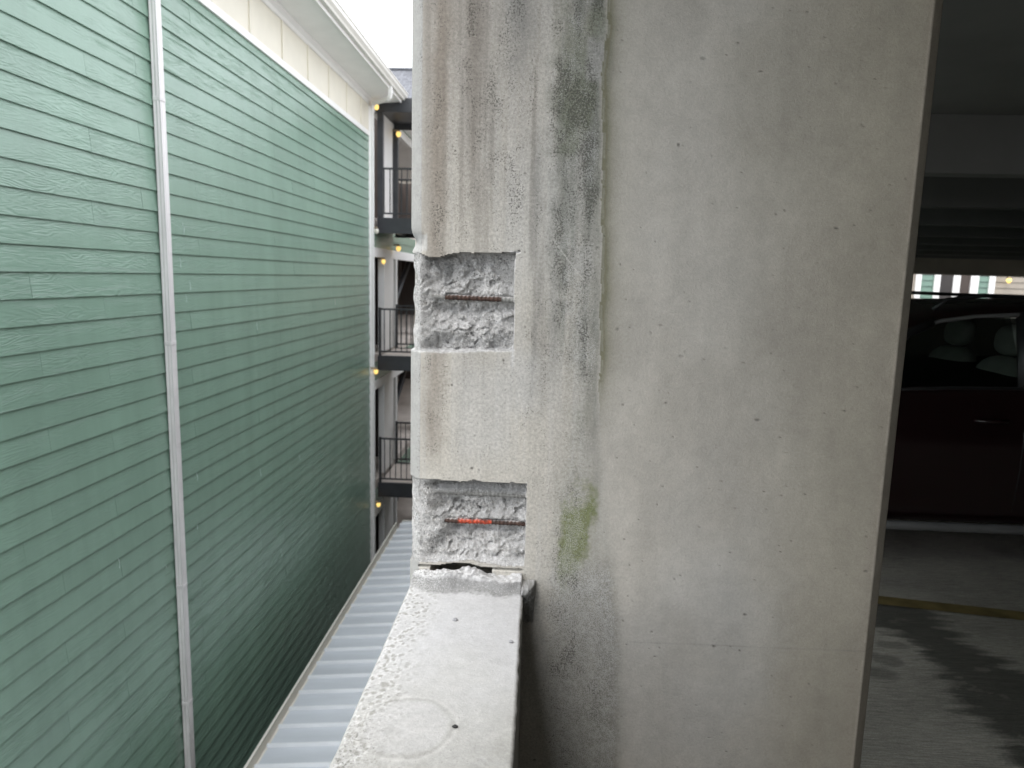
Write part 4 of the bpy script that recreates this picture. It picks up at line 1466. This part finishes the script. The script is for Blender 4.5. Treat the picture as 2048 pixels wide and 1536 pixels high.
def glass_mat():
    m, t, b = newmat('tinted_car_glass')
    out = t.nodes['Material Output']
    tr = nn(t, 'ShaderNodeBsdfTransparent')
    gl = nn(t, 'ShaderNodeBsdfGlossy')
    gl.inputs['Roughness'].default_value = 0.02
    v = coords(t)
    t.links.new(ramp(t, noise(t, v, 3, 2), [(0.3, (.38, .41, .39)), (.7, (.42, .45, .43))]), tr.inputs[0])
    fr = nn(t, 'ShaderNodeFresnel')
    fr.inputs[0].default_value = 1.45
    mx = nn(t, 'ShaderNodeMixShader')
    t.links.new(fr.outputs[0], mx.inputs[0])
    t.links.new(tr.outputs[0], mx.inputs[1])
    t.links.new(gl.outputs[0], mx.inputs[2])
    t.links.new(mx.outputs[0], out.inputs[0])
    return m


M['paint'] = car_paint()
M['glass'] = glass_mat()
M['black'] = plain('black_car_trim', (.018, .018, .019), .45, .2, 10)
M['cabin'] = plain('matte_cabin_lining', (.02, .02, .02), .95, .2, 10, 0, 0, (1, 1, 1), .1)
M['rubber'] = plain('tyre_rubber', (.02, .02, .02), .8, .2, 20, 0, .2)
M['chrome'] = plain('satin_chrome', (.62, .62, .63), .22, .05, 10, 1.0)
M['rocker'] = plain('grey_running_board', (.15, .15, .147), .5, .1, 6)
M['seat'] = plain('pale_grey_seat_leather', (.50, .52, .48), .6, .1, 12, 0, .2)
M['lampglass'] = plain('lamp_lens', (.55, .55, .55), .12, .05, 8)
M['tail'] = plain('red_tail_lens', (.30, .015, .012), .15, .1, 8)

CX, CY = 0.46, 4.33            # front bumper x, near flank y
CL, CW = 4.70, 1.90
car = thing('parked_car', (CX + CL / 2, CY + CW / 2, 0), 'dark maroon car parked behind the column, pale headrests behind its windows', 'car')


def lerp(x, pts):
    return float(np.interp(x, [p[0] for p in pts], [p[1] for p in pts]))


BELT = [(0, .66), (.15, .82), (.5, .93), (1.25, 1.045), (1.8, 1.10), (3.0, 1.125), (4.2, 1.15), (4.55, 1.10), (4.70, .95)]
HALF = [(0, .62), (.12, .80), (.45, .91), (1.0, .945), (3.6, .945), (4.3, .91), (4.6, .84), (4.70, .76)]
BOT = [(0, .30), (.2, .24), (4.4, .25), (4.70, .34)]


def body():
    st = np.concatenate([np.linspace(0, .5, 9), np.linspace(.6, 4.2, 46), np.linspace(4.3, 4.70, 8)])
    vs, fs = [], []
    for x in st:
        h, zb, zl = lerp(x, HALF), lerp(x, BELT), lerp(x, BOT)
        sec = [(.0, zl), (.80 * h, zl), (.955 * h, zl + .02), (.975 * h, zl + .12), (.992 * h, zl + .28), (1.0 * h, .60), (.997 * h, .74)]
        sec += [(1.0 * h, .80), (.988 * h, .835), (.975 * h, .93), (.962 * h, zb - .04), (.945 * h, zb), (.90 * h, zb + .012), (.5 * h, zb + .035), (0, zb + .04)]
        sec = [(a, min(max(b, zl), zb + .04)) for a, b in sec]
        full = [(-a, b) for a, b in sec] + [(a, b) for a, b in sec[::-1][1:-1]]
        for a, b in full:
            vs.append((CX + x, CY + .945 + a, b))
    n = len(full)
    for i in range(len(st) - 1):
        for k in range(n):
            fs.append((i * n + k, i * n + (k + 1) % n, (i + 1) * n + (k + 1) % n, (i + 1) * n + k))
    fs += [tuple(range(n)), tuple((len(st) - 1) * n + k for k in range(n - 1, -1, -1))]
    o = mesh_obj('body', vs, fs, M['paint'], car, True)
    fix_normals(o.data)
    o.data.materials.append(M['cabin'])
    for p in o.data.polygons:
        x = p.center.x - CX
        if 1.32 < x < 4.45 and p.center.z > lerp(x, BELT) + .004:
            p.material_index = 1
    return o


body()
# greenhouse: roof outline z(x) and half width
ROOF = [(1.28, 1.07), (1.5, 1.23), (1.72, 1.42), (1.86, 1.505), (2.05, 1.565), (2.35, 1.60), (2.9, 1.615), (3.5, 1.60), (4.0, 1.565), (4.3, 1.50), (4.5, 1.30), (4.62, 1.12)]
RHW = [(1.28, .80), (1.72, .70), (2.0, .67), (3.5, .66), (4.3, .63), (4.62, .74)]


def roof():
    st = np.linspace(1.74, 4.32, 40)
    vs, fs = [], []
    for x in st:
        z, h = lerp(x, ROOF), lerp(x, RHW)
        sec = [(-h - .035, z - .075), (-h - .018, z - .040), (-h + .02, z - .010), (-h * .7, z + .012), (0, z + .022), (h * .7, z + .012), (h - .02, z - .010), (h + .018, z - .040), (h + .035, z - .075), (h * .98, z - .06), (0, z - .02), (-h * .98, z - .06)]
        vs += [(CX + x, CY + .945 + a, b) for a, b in sec]
    n = 12
    for i in range(len(st) - 1):
        for k in range(n):
            fs.append((i * n + k, i * n + (k + 1) % n, (i + 1) * n + (k + 1) % n, (i + 1) * n + k))
    fs += [tuple(range(n)), tuple((len(st) - 1) * n + k for k in range(n - 1, -1, -1))]
    o = mesh_obj('roof', vs, fs, M['paint'], car, True)
    fix_normals(o.data)
    return o


rf = roof()


def side_pt(x, s, t, off=0.0):
    """point on the cabin side: t 0 at the belt, 1 at the roof edge; s -1 near flank, 1 far"""
    zb, h = lerp(x, BELT), lerp(x, HALF) * .945
    zr, hr = lerp(x, ROOF) - .055, lerp(x, RHW) + .03
    return Vector((CX + x, CY + .945 + s * (h + (hr - h) * t + off), zb + (zr - zb) * t))


for s in (-1, 1):
    # roof rail
    tube('roof_rail', [(CX + x, CY + .945 + s * .60, lerp(x, ROOF) + dz) for x, dz in ((2.0, .012), (2.08, .055), (2.3, .062), (3.9, .058), (4.05, .05), (4.12, .005))], .014, M['black'], rf, 8)
    # pillars
    pil = [('pillar', [side_pt(1.30, s, 0), side_pt(1.52, s, .9), side_pt(1.80, s, 1.0), side_pt(1.95, s, 1.0)], .030),
           ('pillar', [side_pt(2.44, s, 0), side_pt(2.50, s, 1)], .040),
           ('pillar', [side_pt(3.42, s, 0), side_pt(3.48, s, 1)], .040),
           ('pillar', [side_pt(4.45, s, 0), side_pt(4.28, s, 1)], .060)]
    for nm, pts, r in pil:
        tube(nm, pts, r, M['black'], car, 8)
    tube('window_trim', [side_pt(x, s, 1.0, .012) for x in (1.75, 1.86, 2.0, 2.2, 2.5, 3.0, 3.5, 4.0, 4.28)], .012, M['rocker'], car, 8)
    tube('belt_trim', [side_pt(x, s, -.01, .004) for x in (1.32, 2.0, 2.6, 3.2, 3.8, 4.4)], .010, M['black'], car, 8)
    for (a, b) in ((1.34, 2.42), (2.47, 3.40), (3.46, 4.40)):
        st = np.linspace(a, b, 9)
        vs, fs = [], []
        for x in st:
            for t_ in (0, .5, 1):
                vs.append(side_pt(x, s, t_, -.004 + .006 * (t_ == .5)))
        for i in range(8):
            for k in range(2):
                fs.append((i * 3 + k, i * 3 + k + 1, i * 3 + k + 4, i * 3 + k + 3))
        mesh_obj('side_window', vs, fs, M['glass'], car, True)
    # running board, door seams, handles, mirror
    tube('running_board', [(CX + x, CY + .945 + s * y, .235) for x, y in ((1.15, .87), (1.2, .93), (3.4, .93), (3.45, .87))], .030, M['rocker'], car, 8)
    for x in (2.44, 3.40, 1.24):
        pts = [(CX + x + .03 * (z > .9), CY + .945 + s * (lerp(x, HALF) * k + .0006), z) for z, k in ((.34, .968), (.53, .992), (.60, 1.0), (.74, .997), (.80, 1.0), (.835, .988), (.93, .975), (1.06, .960))]
        tube('door_seam', pts, .0035, M['black'], car, 6)
    for x in (2.14, 3.12):
        y = CY + .945 + s * (.945 * .995)
        tube('door_handle', [(CX + x, y, .91), (CX + x + .02, y + s * .035, .915), (CX + x + .17, y + s * .036, .918), (CX + x + .19, y, .918)], .012, M['paint'], car, 8)
    mp = side_pt(1.50, s, .12, .12)
    vs, fs = [], []
    for i in range(7):
        ph = math.pi * i / 6
        for k in range(10):
            th = 2 * math.pi * k / 10
            vs.append((mp.x + .07 * math.cos(ph), mp.y + .11 * math.sin(ph) * math.cos(th), mp.z + .075 * math.sin(ph) * math.sin(th)))
    for i in range(6):
        for k in range(10):
            fs.append((i * 10 + k, (i + 1) * 10 + k, (i + 1) * 10 + (k + 1) % 10, i * 10 + (k + 1) % 10))
    o = mesh_obj('wing_mirror', vs, fs, M['paint'], car, True)
    fix_normals(o.data)
    # lights
    box('headlight', (CX + .10, CY + .945 + s * .50, .66), (CX + .26, CY + .945 + s * .80, .77), M['lampglass'], car, .03)
    box('tail_light', (CX + 4.50, CY + .945 + s * .55, .85), (CX + 4.70, CY + .945 + s * .80, 1.05), M['tail'], car, .03)
    # wheels with tyre and rim
    for x in (.92, 3.72):
        c = Vector((CX + x, CY + .945 + s * .86, .355))
        e = None
        n = 32
        prof = [(.20, -.10), (.30, -.115), (.345, -.09), (.355, -.04), (.355, .04), (.345, .09), (.30, .115), (.20, .10)]
        vs, fs = [], []
        for (r, dy) in prof:
            for k in range(n):
                th = 2 * math.pi * k / n
                vs.append((c.x + r * math.cos(th), c.y + s * dy, c.z + r * math.sin(th)))
        m_ = len(prof)
        for i in range(m_ - 1):
            for k in range(n):
                fs.append((i * n + k, i * n + (k + 1) % n, (i + 1) * n + (k + 1) % n, (i + 1) * n + k))
        wh = mesh_obj('wheel', vs, fs, M['rubber'], car, True)
        fix_normals(wh.data)
        vs, fs = [], []
        for (r, dy) in ((.001, .085), (.06, .09), (.07, .075), (.19, .06), (.215, .10), (.225, .10), (.225, -.05)):
            for k in range(n):
                th = 2 * math.pi * k / n
                q = dy - (.035 if (r in (.07, .19) and k % 6 in (0, 1, 2)) else 0)
                vs.append((c.x + r * math.cos(th), c.y + s * q, c.z + r * math.sin(th)))
        for i in range(6):
            for k in range(n):
                fs.append((i * n + k, i * n + (k + 1) % n, (i + 1) * n + (k + 1) % n, (i + 1) * n + k))
        o = mesh_obj('rim', vs, fs, M['chrome'], wh, False)
        fix_normals(o.data)
        # arch lining
        vs, fs = [], []
        yy = CY + .945 + s * (.9475 * (1 if x < 2 else .995) + .003)
        for k in range(17):
            th = math.pi * k / 16
            for r in (.375, .43):
                vs.append((c.x + r * math.cos(th), yy, c.z + r * math.sin(th)))
                vs.append((c.x + r * math.cos(th), yy - s * .05, c.z + r * math.sin(th)))
        for k in range(16):
            a = k * 4
            fs += [(a, a + 4, a + 6, a + 2), (a, a + 1, a + 5, a + 4), (a + 2, a + 6, a + 7, a + 3)]
        mesh_obj('wheel_arch', vs, fs, M['black'], car)


def pane(name, q, mat):
    o = mesh_obj(name, q, [(0, 1, 2, 3)], mat, car)
    return o


pane('windscreen', [side_pt(1.30, -1, .0, -.04), side_pt(1.30, 1, .0, -.04), side_pt(1.84, 1, 1, -.04), side_pt(1.84, -1, 1, -.04)], M['glass'])
pane('rear_window', [side_pt(4.55, -1, .1, -.05), side_pt(4.55, 1, .1, -.05), side_pt(4.30, 1, 1, -.05), side_pt(4.30, -1, 1, -.05)], M['glass'])
box('bumper', (CX - .04, CY + .30, .36), (CX + .10, CY + 1.59, .56), M['black'], car, .04)
box('grille', (CX - .01, CY + .52, .58), (CX + .08, CY + 1.37, .74), M['black'], car, .03)


def cushion(name, c, hx, hy, hz, mat, parent, lean=0.0, p=3.2):
    vs, fs = [], []
    n, m = 20, 12
    for i in range(m + 1):
        ph = -math.pi / 2 + math.pi * i / m
        for k in range(n):
            th = 2 * math.pi * k / n
            f = lambda v: math.copysign(abs(v) ** (2 / p), v)
            x, y, z = hx * f(math.cos(ph)) * f(math.cos(th)), hy * f(math.cos(ph)) * f(math.sin(th)), hz * f(math.sin(ph))
            vs.append((c[0] + x + lean * z, c[1] + y, c[2] + z))
    for i in range(m):
        for k in range(n):
            fs.append((i * n + k, i * n + (k + 1) % n, (i + 1) * n + (k + 1) % n, (i + 1) * n + k))
    o = mesh_obj(name, vs, fs, mat, parent, True)
    fix_normals(o.data)
    return o


for (x, y) in ((2.64, .56), (2.72, 1.33), (3.60, .50), (3.60, 1.39)):
    sb = cushion('seat_back', (CX + x - .05, CY + y, 1.02), .10, .25, .235, M['seat'], car, .25)
    cushion('headrest', (CX + x + .02, CY + y, 1.365), .075, .145, .105, M['seat'], sb, .1, 2.6)
    for d in (-.05, .05):
        tube('headrest_stalk', [(CX + x + .005, CY + y + d, 1.22), (CX + x + .015, CY + y + d, 1.33)], .006, M['chrome'], sb, 6)

# ------------------------------------------------------------------ tidy
for o in COL.objects:
    if 'wo' in o.keys():
        del o['wo']
